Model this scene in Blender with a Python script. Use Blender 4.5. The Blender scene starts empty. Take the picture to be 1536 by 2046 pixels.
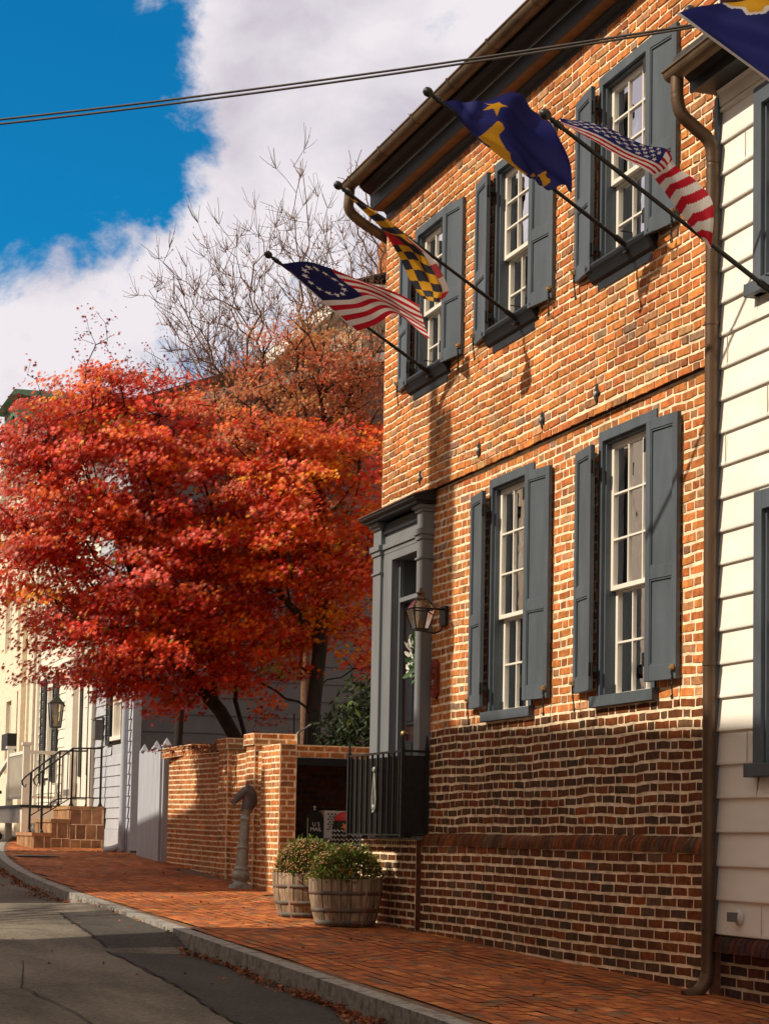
import bpy, math, random
import numpy as np
from mathutils import Vector, Matrix
random.seed(7); rng=np.random.default_rng(7)
PI=math.pi; R=math.radians
scene=bpy.context.scene; COL=scene.collection
SUN_AZ=R(4); SUN_EL=R(41)          # sun stands over the opposite roofs
SUN=Vector((-math.cos(SUN_EL)*math.cos(SUN_AZ), math.cos(SUN_EL)*math.sin(SUN_AZ), math.sin(SUN_EL)))
X0=6.4                              # street front of the brick house

# ------------------------------------------------------------------ materials
def new_mat(name):
    m=bpy.data.materials.new(name); m.use_nodes=True
    nt=m.node_tree; return m,nt,nt.nodes['Principled BSDF']
def N(nt,t,**k):
    n=nt.nodes.new(t)
    for a,b in k.items(): setattr(n,a,b)
    return n
def mat(name,col=(.5,.5,.5),rough=.7,var=.25,scale=6,bump=0,bscale=40,spec=.3,metal=0,attr=False,col2=None,stretch=None,transl=0,detail=6,stain=0):
    m,nt,b=new_mat(name); L=nt.links.new
    tc=N(nt,'ShaderNodeTexCoord'); src=tc.outputs['Object']
    if stretch:
        mp=N(nt,'ShaderNodeMapping'); mp.inputs['Scale'].default_value=stretch; L(src,mp.inputs[0]); src=mp.outputs[0]
    no=N(nt,'ShaderNodeTexNoise'); no.inputs['Scale'].default_value=scale; no.inputs['Detail'].default_value=detail; L(src,no.inputs['Vector'])
    if attr:
        at=N(nt,'ShaderNodeAttribute',attribute_name='Col'); base=at.outputs['Color']
    else:
        rg=N(nt,'ShaderNodeRGB'); rg.outputs[0].default_value=(*col,1); base=rg.outputs[0]
    mr=N(nt,'ShaderNodeMapRange'); mr.inputs[1].default_value=.3; mr.inputs[2].default_value=.7
    mr.inputs[3].default_value=1-var; mr.inputs[4].default_value=1+var; L(no.outputs[0],mr.inputs[0])
    mx=N(nt,'ShaderNodeMix',data_type='RGBA',blend_type='MULTIPLY'); mx.inputs[0].default_value=1
    L(base,mx.inputs[6]); L(mr.outputs[0],mx.inputs[7]); out=mx.outputs[2]
    if col2:
        n2=N(nt,'ShaderNodeTexNoise'); n2.inputs['Scale'].default_value=scale*.35; n2.inputs['Detail'].default_value=5; L(src,n2.inputs['Vector'])
        r2=N(nt,'ShaderNodeMapRange'); r2.inputs[1].default_value=.48; r2.inputs[2].default_value=.66; L(n2.outputs[0],r2.inputs[0])
        m2=N(nt,'ShaderNodeMix',data_type='RGBA'); L(r2.outputs[0],m2.inputs[0]); L(out,m2.inputs[6]); m2.inputs[7].default_value=(*col2,1); out=m2.outputs[2]
    if stain:
        n4=N(nt,'ShaderNodeTexNoise'); n4.inputs['Scale'].default_value=1.1; n4.inputs['Detail'].default_value=7; n4.inputs['Roughness'].default_value=.62; L(tc.outputs['Object'],n4.inputs['Vector'])
        r4=N(nt,'ShaderNodeMapRange'); r4.inputs[1].default_value=.32; r4.inputs[2].default_value=.68; r4.inputs[3].default_value=1-stain; r4.inputs[4].default_value=1+stain*.7; L(n4.outputs[0],r4.inputs[0])
        m4=N(nt,'ShaderNodeMix',data_type='RGBA',blend_type='MULTIPLY'); m4.inputs[0].default_value=1; L(out,m4.inputs[6]); L(r4.outputs[0],m4.inputs[7]); out=m4.outputs[2]
    L(out,b.inputs['Base Color'])
    b.inputs['Roughness'].default_value=rough; b.inputs['Specular IOR Level'].default_value=spec; b.inputs['Metallic'].default_value=metal
    if bump:
        bn=N(nt,'ShaderNodeTexNoise'); bn.inputs['Scale'].default_value=bscale; bn.inputs['Detail'].default_value=4; L(src,bn.inputs['Vector'])
        bp=N(nt,'ShaderNodeBump'); bp.inputs['Strength'].default_value=bump; bp.inputs['Distance'].default_value=.01; L(bn.outputs[0],bp.inputs['Height']); L(bp.outputs[0],b.inputs['Normal'])
    if transl:
        tr=N(nt,'ShaderNodeBsdfTranslucent'); L(out,tr.inputs[0]); ms=N(nt,'ShaderNodeMixShader'); ms.inputs[0].default_value=transl
        L(b.outputs[0],ms.inputs[1]); L(tr.outputs[0],ms.inputs[2]); L(ms.outputs[0],nt.nodes['Material Output'].inputs[0])
    return m
M={}
M['brick']=mat('brick',stain=.26,rough=.9,var=.35,scale=18,bump=.5,bscale=60,attr=True,spec=.15)
M['mortar']=mat('mortar',stain=.16,col=(.88,.71,.50),rough=.95,var=.3,scale=9,bump=.5,bscale=90,spec=.1)
M['mortar_grey']=mat('mortar_grey',(.50,.40,.28),.95,.3,9,bump=.5,bscale=90,spec=.1)
M['slate']=mat('slate_blue_paint',(.080,.100,.122),stain=.14,rough=.5,var=.17,scale=7,bump=.12,bscale=45,spec=.35,stretch=(1,1,.25))
M['door_paint']=mat('door_case_paint',(.175,.193,.212),.42,.10,5,bump=.04,bscale=30,spec=.45,stretch=(1,1,.25))
M['slate_dark']=mat('dark_slate_paint',(.012,.016,.022),.5,.2,6,spec=.35)
M['white']=mat('white_paint',(.78,.74,.66),.5,.06,4,spec=.3)
M['black']=mat('black_iron_paint',(.012,.012,.011),.45,.3,20,bump=.1,bscale=80,spec=.4)
M['copper']=mat('aged_copper',(.10,.058,.032),.5,.35,6,spec=.5,metal=.35,stretch=(1,1,.3))
M['copper_roof']=mat('copper_flashing',(.16,.085,.055),.55,.3,5,spec=.4,metal=.2)
M['clap']=mat('white_clapboard_paint',(.86,.83,.76),stain=.05,rough=.55,var=.07,scale=5,bump=.05,bscale=20,spec=.25,stretch=(1,.3,1))
M['curtain']=mat('linen_curtain',(.42,.37,.29),.95,.25,9,stretch=(1,6,.3))
M['interior']=mat('dark_interior',(.03,.028,.026),.9,.3,4)
M['brass']=mat('aged_brass',(.42,.30,.13),.4,.3,30,metal=.7)
M['shingle']=mat('roof_shingle',(.06,.06,.065),.9,.35,12,bump=.3)
M['granite']=mat('granite_kerb',(.30,.285,.26),.85,.3,30,bump=.4,bscale=70,col2=(.16,.15,.14))
M['gutter']=mat('brown_gutter',(.13,.09,.05),.5,.45,5,spec=.4,metal=.2,stretch=(2,.6,2))
M['walnut']=mat('brown_soffit_paint',(.20,.11,.05),.6,.25,6)
M['steel']=mat('grey_cast_iron',(.30,.31,.295),.5,.3,14,bump=.15,bscale=50,spec=.5,metal=.1)
M['horse']=mat('dark_cast_iron',(.10,.095,.10),.5,.3,14,spec=.5,metal=.2)
M['stave']=mat('weathered_oak',(.29,.215,.15),.85,.4,7,bump=.35,bscale=25,attr=True,stretch=(5,5,.6),spec=.15)
M['hoop']=mat('rusty_hoop',(.13,.115,.10),.7,.4,9,col2=(.20,.075,.03),metal=.2)
M['soil']=mat('potting_soil',(.03,.02,.013),.95,.4,30)
M['leafy']=mat('plant_leaf',rough=.6,var=.3,scale=12,attr=True,transl=.25,spec=.3)
M['maple']=mat('maple_leaf',rough=.5,var=.2,scale=5,attr=True,transl=.5,spec=.45)
M['bark']=mat('dark_bark',(.030,.021,.017),.9,.45,14,bump=.5,bscale=40,stretch=(1,1,.3))
M['twig']=mat('grey_brown_twig',(.17,.095,.06),.9,.35,14)
M['flag']=mat('flag_cloth',rough=.55,var=.06,scale=60,attr=True,transl=.33,spec=.3)
M['gray_side']=mat('grey_house_paint',(.13,.13,.137),.75,.12,3,bump=.1)
M['blue_side']=mat('pale_blue_clapboard_paint',(.43,.46,.52),.65,.08,3)
M['cream']=mat('cream_clapboard_paint',(.82,.78,.66),.6,.08,3)
M['tan']=mat('tan_painted_brick',(.79,.69,.54),.85,.12,8,bump=.25,bscale=30)
M['gate']=mat('pale_blue_gate_paint',(.40,.43,.50),.65,.15,4,stretch=(3,3,.4))
M['green']=mat('copper_green_cladding',(.16,.30,.20),.7,.2,4)
M['louver']=mat('dark_green_black_paint',(.016,.017,.016),.5,.3,8)
M['plaque']=mat('red_cast_plaque',(.23,.035,.018),.5,.3,14,bump=.2)
M['plaque_worn']=mat('worn_bare_metal',(.30,.25,.22),.5,.3,20,metal=.3)
M['bin']=mat('grey_plastic',(.13,.125,.115),.55,.15,8)
M['greenbin']=mat('dark_green_plastic',(.015,.03,.026),.5,.2,8)
M['whitep']=mat('white_plastic',(.62,.61,.60),.5,.12,6)
M['redp']=mat('red_plastic',(.42,.03,.03),.45,.15,6)
M['pinkp']=mat('pink_plastic',(.62,.06,.16),.5,.1,6)
M['orange']=mat('orange_star_paper',(.65,.24,.04),.6,.1,6)
M['silver']=mat('silver_trim',(.6,.62,.66),.3,.1,6,metal=.6)
M['paper']=mat('white_lettering',(.8,.8,.78),.6,.05,6)
M['lamp_glass']=None
M['steps']=mat('brown_step_tile',rough=.85,var=.3,scale=8,bump=.3,attr=True)
M['door']=mat('dark_plum_door_paint',(.028,.010,.012),.4,.2,6,spec=.45)
M['petal']=mat('white_petal',(.75,.76,.70),.6,.08,8,transl=.2)
M['cable']=mat('cable_sheath',(.055,.045,.04),.6,.2,9)
M['pole_wood']=mat('utility_pole_wood',(.12,.085,.06),.9,.35,6,stretch=(4,4,.3))
M['litter']=mat('fallen_leaf',rough=.85,var=.3,scale=9,attr=True)
M['ochre']=mat('ochre_stucco',(.45,.36,.27),.85,.2,4)
def glass(name,refl,tint=(1,1,1),rough=.02):
    m,nt,b=new_mat(name); L=nt.links.new
    tr=N(nt,'ShaderNodeBsdfTransparent'); tr.inputs[0].default_value=(*tint,1)
    gl=N(nt,'ShaderNodeBsdfGlossy'); gl.inputs['Roughness'].default_value=rough
    lw=N(nt,'ShaderNodeFresnel'); lw.inputs['IOR'].default_value=1.5
    tc=N(nt,'ShaderNodeTexCoord'); no=N(nt,'ShaderNodeTexNoise'); no.inputs['Scale'].default_value=3.5; L(tc.outputs['Object'],no.inputs['Vector'])
    bp=N(nt,'ShaderNodeBump'); bp.inputs['Strength'].default_value=.10; bp.inputs['Distance'].default_value=.03; L(no.outputs[0],bp.inputs['Height']); L(bp.outputs[0],gl.inputs['Normal'])
    mm=N(nt,'ShaderNodeMath',operation='MULTIPLY'); mm.inputs[1].default_value=refl; L(lw.outputs[0],mm.inputs[0])
    ms=N(nt,'ShaderNodeMixShader'); L(mm.outputs[0],ms.inputs[0]); L(tr.outputs[0],ms.inputs[1]); L(gl.outputs[0],ms.inputs[2]); L(ms.outputs[0],nt.nodes['Material Output'].inputs[0])
    return m
M['glass']=glass('window_glass',2.3,(.80,.82,.80))
M['lamp_glass']=glass('lantern_glass',1.8,(.85,.74,.62),.06)
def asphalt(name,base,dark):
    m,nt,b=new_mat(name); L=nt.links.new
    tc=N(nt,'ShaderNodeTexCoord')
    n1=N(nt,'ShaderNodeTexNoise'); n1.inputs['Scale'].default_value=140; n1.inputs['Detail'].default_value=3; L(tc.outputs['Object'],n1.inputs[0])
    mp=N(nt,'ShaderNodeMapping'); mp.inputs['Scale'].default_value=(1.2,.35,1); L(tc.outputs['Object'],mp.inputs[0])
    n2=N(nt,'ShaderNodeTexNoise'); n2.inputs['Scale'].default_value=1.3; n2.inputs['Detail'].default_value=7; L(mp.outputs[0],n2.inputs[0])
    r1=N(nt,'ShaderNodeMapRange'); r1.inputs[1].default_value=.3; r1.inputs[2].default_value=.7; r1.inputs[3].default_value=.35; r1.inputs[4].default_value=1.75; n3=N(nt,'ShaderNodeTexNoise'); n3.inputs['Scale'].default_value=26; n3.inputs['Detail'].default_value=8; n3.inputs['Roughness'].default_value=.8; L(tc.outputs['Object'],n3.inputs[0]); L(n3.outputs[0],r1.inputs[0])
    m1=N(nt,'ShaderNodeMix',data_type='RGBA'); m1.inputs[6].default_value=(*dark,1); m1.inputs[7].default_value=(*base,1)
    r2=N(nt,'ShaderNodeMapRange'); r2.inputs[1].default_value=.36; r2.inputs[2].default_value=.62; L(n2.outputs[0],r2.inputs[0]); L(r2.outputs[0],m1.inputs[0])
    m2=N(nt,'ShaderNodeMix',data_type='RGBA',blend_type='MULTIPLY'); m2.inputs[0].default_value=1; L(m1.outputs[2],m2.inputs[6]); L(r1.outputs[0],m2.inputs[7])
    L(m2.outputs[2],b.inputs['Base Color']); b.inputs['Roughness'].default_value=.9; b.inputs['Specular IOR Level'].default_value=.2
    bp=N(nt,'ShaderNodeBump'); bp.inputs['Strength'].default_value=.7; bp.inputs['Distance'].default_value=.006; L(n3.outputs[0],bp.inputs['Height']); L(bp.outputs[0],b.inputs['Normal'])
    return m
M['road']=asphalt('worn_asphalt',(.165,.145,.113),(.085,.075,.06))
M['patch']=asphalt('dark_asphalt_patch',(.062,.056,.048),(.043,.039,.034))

# ------------------------------------------------------------------ mesh builder
class MB:
    def __init__(s): s.v=[]; s.f=[]; s.c=[]; s.mi=[]; s.sm=[]
    def add(s,vs,fs,col=None,mi=0,smooth=False):
        o=len(s.v); s.v+= [tuple(p) for p in vs]
        for f in fs: s.f.append(tuple(i+o for i in f)); s.c.append(col or (1,1,1)); s.mi.append(mi); s.sm.append(smooth)
    def box(s,a,b,col=None,mi=0,taper=0):
        x0,y0,z0=a; x1,y1,z1=b; t=taper
        vs=[(x0,y0,z0),(x1,y0,z0),(x1,y1,z0),(x0,y1,z0),(x0+t,y0+t,z1),(x1-t,y0+t,z1),(x1-t,y1-t,z1),(x0+t,y1-t,z1)]
        s.add(vs,[(0,3,2,1),(4,5,6,7),(0,1,5,4),(1,2,6,5),(2,3,7,6),(3,0,4,7)],col,mi)
    def hexa(s,vs,col=None,mi=0): s.add(vs,[(0,3,2,1),(4,5,6,7),(0,1,5,4),(1,2,6,5),(2,3,7,6),(3,0,4,7)],col,mi)
    def quad(s,a,b,c,d,col=None,mi=0): s.add([a,b,c,d],[(0,1,2,3)],col,mi)
    def prism(s,poly,axis,a0,a1,col=None,mi=0):
        # poly in the two remaining axes (cyclic order x,y,z without axis), extruded along axis
        def P(p,a):
            return {'x':(a,p[0],p[1]),'y':(p[0],a,p[1]),'z':(p[0],p[1],a)}[axis]
        n=len(poly); vs=[P(p,a0) for p in poly]+[P(p,a1) for p in poly]
        s.add(vs,[tuple(range(n)),tuple(range(2*n-1,n-1,-1))]+[(i,(i+1)%n,(i+1)%n+n,i+n) for i in range(n)],col,mi)
    def tube(s,pts,rad,n=8,col=None,mi=0,smooth=True,cap=True):
        pts=[Vector(p) for p in pts]; m=len(pts)
        rad=rad if isinstance(rad,(list,tuple)) else [rad]*m
        t=(pts[1]-pts[0]).normalized(); u=t.orthogonal().normalized(); vs=[]
        for i,p in enumerate(pts):
            d=(pts[min(i+1,m-1)]-pts[max(i-1,0)]).normalized()
            u=(u-d*u.dot(d)); u=u.normalized() if u.length>1e-6 else d.orthogonal().normalized(); w=d.cross(u)
            for k in range(n):
                a=2*PI*k/n; vs.append(p+(u*math.cos(a)+w*math.sin(a))*rad[i])
        fs=[(i*n+k,i*n+(k+1)%n,(i+1)*n+(k+1)%n,(i+1)*n+k) for i in range(m-1) for k in range(n)]
        s.add(vs,fs,col,mi,smooth)
        if cap: s.add(vs[:n],[tuple(range(n-1,-1,-1))],col,mi); s.add(vs[-n:],[tuple(range(n))],col,mi)
    def lathe(s,prof,c,n=24,col=None,mi=0,smooth=True,flute=0,M4=None):
        vs=[]
        for r,z in prof:
            for k in range(n):
                a=2*PI*k/n; rr=r*(1-flute*(k%2)); p=Vector((rr*math.cos(a),rr*math.sin(a),z))
                if M4: p=M4@p
                vs.append((p.x+c[0],p.y+c[1],p.z+c[2]))
        m=len(prof); fs=[(i*n+k,i*n+(k+1)%n,(i+1)*n+(k+1)%n,(i+1)*n+k) for i in range(m-1) for k in range(n)]
        s.add(vs,fs,col,mi,smooth); s.add(vs[:n],[tuple(range(n-1,-1,-1))],col,mi); s.add(vs[-n:],[tuple(range(n))],col,mi)
    def sphere(s,c,r,n=10,col=None,mi=0,sc=(1,1,1)):
        prof=[(max(r*math.sin(PI*i/n),1e-4),-r*math.cos(PI*i/n)) for i in range(n+1)]
        vs=[]
        for q,z in prof:
            for k in range(n): a=2*PI*k/n; vs.append((c[0]+q*math.cos(a)*sc[0],c[1]+q*math.sin(a)*sc[1],c[2]+z*sc[2]))
        s.add(vs,[(i*n+k,i*n+(k+1)%n,(i+1)*n+(k+1)%n,(i+1)*n+k) for i in range(n) for k in range(n)],col,mi,True)
ORG={}
def build(name,mb,mats,parent=None,label=None,bevel=0,colors=False,cat=None,group=None,kind=None,org=None):
    o0=Vector(ORG.get(parent.name,(0,0,0))) if parent else Vector(org or (0,0,0))
    me=bpy.data.meshes.new(name)
    va=np.array(mb.v,dtype=np.float64).reshape(-1,3)-np.array(o0)
    me.from_pydata(va.tolist(),[],mb.f)
    mats=mats if isinstance(mats,(list,tuple)) else [mats]
    for m in mats: me.materials.append(m)
    me.polygons.foreach_set('material_index',np.array(mb.mi,dtype=np.int32))
    me.polygons.foreach_set('use_smooth',np.array(mb.sm,dtype=bool))
    if colors:
        at=me.color_attributes.new('Col','FLOAT_COLOR','CORNER')
        cnt=np.array([len(f) for f in mb.f]); c=np.repeat(np.array(mb.c,dtype=np.float32),cnt,axis=0)
        c=np.concatenate([c,np.ones((len(c),1),np.float32)],1); at.data.foreach_set('color',c.ravel())
    me.update()
    o=bpy.data.objects.new(name,me); COL.objects.link(o)
    if parent: o.parent=parent; ORG[o.name]=o0
    else: o.location=o0; ORG[o.name]=o0
    if bevel:
        b=o.modifiers.new('Bevel','BEVEL'); b.width=bevel; b.segments=2; b.limit_method='ANGLE'
    tag(o,label,cat,group,kind); return o
def tag(o,label=None,cat=None,group=None,kind=None):
    if label: o['label']=label
    if cat: o['category']=cat
    if group: o['group']=group
    if kind: o['kind']=kind
    return o
def thing(name,label,cat,loc,group=None):
    o=bpy.data.objects.new(name,None); COL.objects.link(o); o.location=loc; o.empty_display_size=.2; ORG[o.name]=Vector(loc)
    return tag(o,label,cat,group)

# ------------------------------------------------------------------ brickwork
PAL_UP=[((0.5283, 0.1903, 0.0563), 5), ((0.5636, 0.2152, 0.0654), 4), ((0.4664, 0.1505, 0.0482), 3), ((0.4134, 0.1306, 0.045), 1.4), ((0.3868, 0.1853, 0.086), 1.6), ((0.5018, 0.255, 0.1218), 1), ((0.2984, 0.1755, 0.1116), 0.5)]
PAL_LOW=[((0.1552, 0.0518, 0.0179), 4), ((0.1813, 0.0569, 0.0167), 3), ((0.1247, 0.0467, 0.0192), 3), ((0.216, 0.062, 0.0167), 1.6), ((0.103, 0.0493, 0.0242), 2.2), ((0.0834, 0.0483, 0.0284), 1.6), ((0.1378, 0.0747, 0.0411), 1)]  # lower courses: browner bricks, darkened further to paint in the street shade
PAL_GW=[((0.4826, 0.1714, 0.0526), 5), ((0.5566, 0.2165, 0.0748), 4), ((0.4087, 0.1362, 0.0437), 3), ((0.4457, 0.2064, 0.0925), 2), ((0.3348, 0.1463, 0.0659), 1)]
PAL_PAVE=[((0.3896, 0.1182, 0.0337), 5), ((0.3416, 0.099, 0.0326), 4), ((0.4378, 0.141, 0.0383), 4), ((0.2936, 0.1066, 0.0441), 2), ((0.2294, 0.1143, 0.0584), 1.2), ((0.4779, 0.1831, 0.0584), 1)]
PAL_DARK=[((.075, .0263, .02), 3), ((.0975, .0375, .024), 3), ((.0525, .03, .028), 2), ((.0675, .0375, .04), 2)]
def pick(pal):
    t=random.random()*sum(w for _,w in pal)
    for c,w in pal:
        t-=w
        if t<=0: break
    k=random.uniform(.82,1.18); return tuple(max(0,x*k*random.uniform(.94,1.06)) for x in c)
def bricks(mb,P,u0,u1,v0,v1,holes=(),pal=PAL_UP,ch=.0735,L=.228,H=.116,j=.0178,bond='flemish',wav=None,proud=.004,ragged=.0035,mi=0,start=0,dark=0):
    nrow=max(1,int(round((v1-v0)/ch))); ch=(v1-v0)/nrow
    for r in range(nrow):
        va,vb=v0+r*ch,v0+(r+1)*ch
        seq=[L,H] if bond=='flemish' else ([L] if bond=='running' else [H])
        if bond=='flemish' and r%7==5 and random.random()<.3: seq=[H]
        off=(r%2)*((L+H)/2 if bond=='flemish' else seq[0]/2)+random.uniform(-.025,.025)+start
        u=u0-off; k=0
        while u<u1:
            w=seq[k%len(seq)]*random.uniform(.96,1.04); k+=1
            a,b=max(u,u0),min(u+w,u1); u+=w
            if b-a<.03: continue
            iv=[(a,b)]
            for (ha,hb,hc,hd) in holes:
                if min(vb,hd)-max(va,hc)>.35*ch:
                    nv=[]
                    for (p,q) in iv:
                        if q<=ha or p>=hb: nv.append((p,q)); continue
                        if p<ha: nv.append((p,ha))
                        if q>hb: nv.append((hb,q))
                    iv=nv
            for (p,q) in iv:
                if q-p<.035: continue
                c=pick(pal)
                if bond=='flemish' and q-p<.13 and random.random()<.22: c=(c[0]*.66+.02,c[1]*.68+.014,c[2]*.75+.012)
                g=lambda: random.uniform(-ragged,ragged)
                ua,ub,vA,vB=p+j/2,q-j/2,va+j/2,vb-j/2; um=(ua+ub)/2+g()*3
                dv=(lambda uu: wav(uu,(va+vb)/2)) if wav else (lambda uu:0)
                pr=proud+random.uniform(-.002,.0025)
                q2=[(ua+g(),vA+g()),(um,vA+g()),(ub+g(),vA+g()),(ub+g(),vB+g()),(um,vB+g()),(ua+g(),vB+g())]
                base=[P(x,y+dv(x),-.004) for x,y in q2]; cx,cy=(ua+ub)/2,(vA+vB)/2
                e=.0035
                fr=[P(x+(e if x<cx-.01 else -e if x>cx+.01 else 0),y+dv(x)+(e if y<cy else -e),pr) for x,y in q2]
                mb.add(base+fr,[tuple(range(6,12))]+[(i,(i+1)%6,(i+1)%6+6,i+6) for i in range(6)],c,mi)
def sheet(mb,P,u0,u1,v0,v1,holes=(),mi=0,w=0,step=None,col=None):
    us=sorted({u0,u1,*[h for t in holes for h in t[:2] if u0<h<u1]}); vs=sorted({v0,v1,*[h for t in holes for h in t[2:] if v0<h<v1]})
    for a,b in zip(us,us[1:]):
        for c,d in zip(vs,vs[1:]):
            m=((a+b)/2,(c+d)/2)
            if any(h[0]<m[0]<h[1] and h[2]<m[1]<h[3] for h in holes): continue
            mb.quad(P(a,c,w),P(b,c,w),P(b,d,w),P(a,d,w),col,mi)

# ------------------------------------------------------------------ terrain
def zs(x,y):                         # pavement height
    yy=min(y,60)
    return -.974+.0249*(yy-12)-.015*(X0-max(min(x,8),-3))
def kx(y):                           # kerb line
    if y<23: return 4.08+.0125*(y-10.8)
    return 4.2325+.0125*(y-23)+.0042*(y-23)**2
def kh(y):                           # kerb reveal
    if y<17.3: return .15
    if y<17.9: return .15-.12*(y-17.3)/.6
    if y<22.6: return .03
    if y<24: return .03+.10*(y-22.6)/1.4
    return .13
def zr(x,y):
    k=kx(y); d=max(0,k-x)
    h=kh(y); w=min(1,d/1.6); hh=h*(1-w)+.15*w
    return zs(k,y)-hh+.05*min(1,d/3)*(1 if d<3 else max(0,1-(d-3)/3))
mb=MB()
ys=[-25+i*1.0 for i in range(30)]+[5+i*.5 for i in range(70)]+[40+i*2.0 for i in range(12)]
for a,b in zip(ys,ys[1:]):
    fr=[0,.03,.1,.2,.35,.5,.7,.85,1]
    ra=[(kx(a)-6.3*f,a) for f in fr]; rb=[(kx(b)-6.3*f,b) for f in fr]
    for i in range(len(fr)-1):
        mb.add([(*p,zr(*p)) for p in (ra[i+1],ra[i],rb[i],rb[i+1])],[(0,1,2,3)],None,0,True)
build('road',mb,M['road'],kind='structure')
mb=MB()
gx=[-90,-40,-15,-6,-2.4,0,3,5,8,12,20,40,90]; gy=[-60,-20,0,10,20,30,40,50,60,90,140,260]
for a,b in zip(gx,gx[1:]):
    for c,d in zip(gy,gy[1:]):
        mb.quad(*[(x,y,zs(x,y)-.42) for x,y in ((a,c),(b,c),(b,d),(a,d))])
build('ground',mb,mat('bare_ground',(.10,.08,.055),.95,.4,1.5),kind='structure')
# asphalt patch beside the kerb with a ragged seam
mb=MB(); seam=[(3.06,9.5),(3.11,10.6),(3.2,11.6),(3.2,12.6),(3.32,13.6),(3.36,14.6),(3.4,15.8),(3.42,17.0),(3.46,18.2),(3.55,19.4),(3.6,20.4),(3.7,21.2)]
sm=[]
for (x,y),(x2,y2) in zip(seam,seam[1:]):
    for t in range(6): sm.append((x+(x2-x)*t/6+random.uniform(-.035,.035),y+(y2-y)*t/6))
for (x,y),(x2,y2) in zip(sm,sm[1:]):
    m=6
    for i in range(m):
        pa=[(x+(kx(y)-.012-x)*i/m,y),(x+(kx(y)-.012-x)*(i+1)/m,y),(x2+(kx(y2)-.012-x2)*(i+1)/m,y2),(x2+(kx(y2)-.012-x2)*i/m,y2)]
        mb.add([(*p,zr(*p)+.006) for p in pa],[(0,1,2,3)],None,0,True)
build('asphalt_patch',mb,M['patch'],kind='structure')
# cracks
mb=MB()
def crack(pts,w):
    L=[]
    for (x,y),(x2,y2) in zip(pts,pts[1:]):
        for t in range(8): L.append((x+(x2-x)*t/8+random.uniform(-.02,.02),y+(y2-y)*t/8+random.uniform(-.02,.02)))
    for (x,y),(x2,y2) in zip(L,L[1:]):
        ww=w*random.uniform(.5,1.3); d=Vector((x2-x,y2-y)).normalized(); n=Vector((-d.y,d.x))*ww
        mb.quad(*[(px,py,zr(px,py)+.010) for px,py in ((x-n.x,y-n.y),(x+n.x,y+n.y),(x2+n.x,y2+n.y),(x2-n.x,y2-n.y))])
crack(seam,.009); crack([(2.0,9.6),(2.3,12),(2.2,14),(2.6,16.5)],.005); crack([(1.2,13),(2.2,14),(3.3,14.6)],.005)
build('road_crack',mb,mat('tar_crack',(.012,.011,.010),.9),kind='structure')
# kerb stones
mb=MB(); y=4.0
while y<48:
    l=random.uniform(1.5,2.3); y1=y+l-.012
    nn=4
    for i in range(nn):
        a=y+(y1-y)*i/nn; b=y+(y1-y)*(i+1)/nn; vs=[]
        for zt in (0,1):
            for (xx,yy) in ((0,a),(.15,a),(.15,b),(0,b)):
                k=kx(yy); vs.append((k+xx+(.012 if zt and xx==0 else 0),yy,(zs(k,yy)+.008 if zt else zs(k,yy)-.4)+random.uniform(-.002,.002)))
        f=[(4,5,6,7),(3,0,4,7),(1,2,6,5)]
        if i==0: f.append((0,1,5,4))
        if i==nn-1: f.append((2,3,7,6))
        mb.add(vs,f)
    y+=l
build('kerb',mb,M['granite'],kind='structure')
# brick pavement
mb=MB()
ys=[4+i*1.0 for i in range(50)]
for a,b in zip(ys,ys[1:]):
    for i in range(5):
        xa=[kx(q)+.15+(8.6-kx(q)-.15)*i/5 for q in (a,b)]; xb=[kx(q)+.15+(8.6-kx(q)-.15)*(i+1)/5 for q in (a,b)]
        mb.add([(x,yy,zs(x,yy)) for x,yy in ((xa[0],a),(xb[0],a),(xb[1],b),(xa[1],b))],[(0,1,2,3)],None,1)
row=0; x=4.02
while x<7.9:
    row+=1; y=7.5+(row%2)*.1
    while y<46:
        if x>kx(y+.1)+.155 and x+.1<(6.37 if y<23 else 6.8 if y<30 else 7.7):
            hum=.008*math.sin(y*1.3+x*2.1)*math.sin(x*3.3-y*.7)
            c=pick(PAL_PAVE); g=lambda: random.uniform(-.003,.003); z=hum+.010+random.uniform(-.0012,.0012); jt=.0032
            q=[(x+jt,y+jt),(x+.102-jt,y+jt),(x+.102-jt,y+.204-jt),(x+jt,y+.204-jt)]
            tl=(random.uniform(-.0012,.0012),random.uniform(-.0012,.0012))
            mb.add([(px+g(),py+g(),zs(px,py)+z+(tl[0] if i in(0,3) else -tl[0])+(tl[1] if i<2 else -tl[1])) for i,(px,py) in enumerate(q)],[(0,1,2,3)],c,0)
        y+=.204
    x+=.102
build('pavement',mb,[mat('paver_brick',rough=.85,var=.3,scale=14,bump=.35,bscale=50,attr=True,spec=.2,stain=.22),mat('paver_sand',(.17,.10,.06),.95,.3,12)],colors=True,kind='structure')
# kerb-side and pavement on the far side of the street
mb=MB()
for a,b in zip(range(-20,50,2),range(-18,52,2)):
    mb.add([(x,yy,zs(4.2,yy)+.0) for x,yy in ((-3.6,a),(kx(a)-6.3,a),(kx(b)-6.3,b),(-3.6,b))],[(0,1,2,3)],None,0)
    mb.add([(kx(a)-6.3,a,zs(4.2,a)),(kx(a)-6.3,a,zs(4.2,a)-.4),(kx(b)-6.3,b,zs(4.2,b)-.4),(kx(b)-6.3,b,zs(4.2,b))],[(0,1,2,3)],None,0)
build('pavement',mb,M['granite'],kind='structure')

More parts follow.
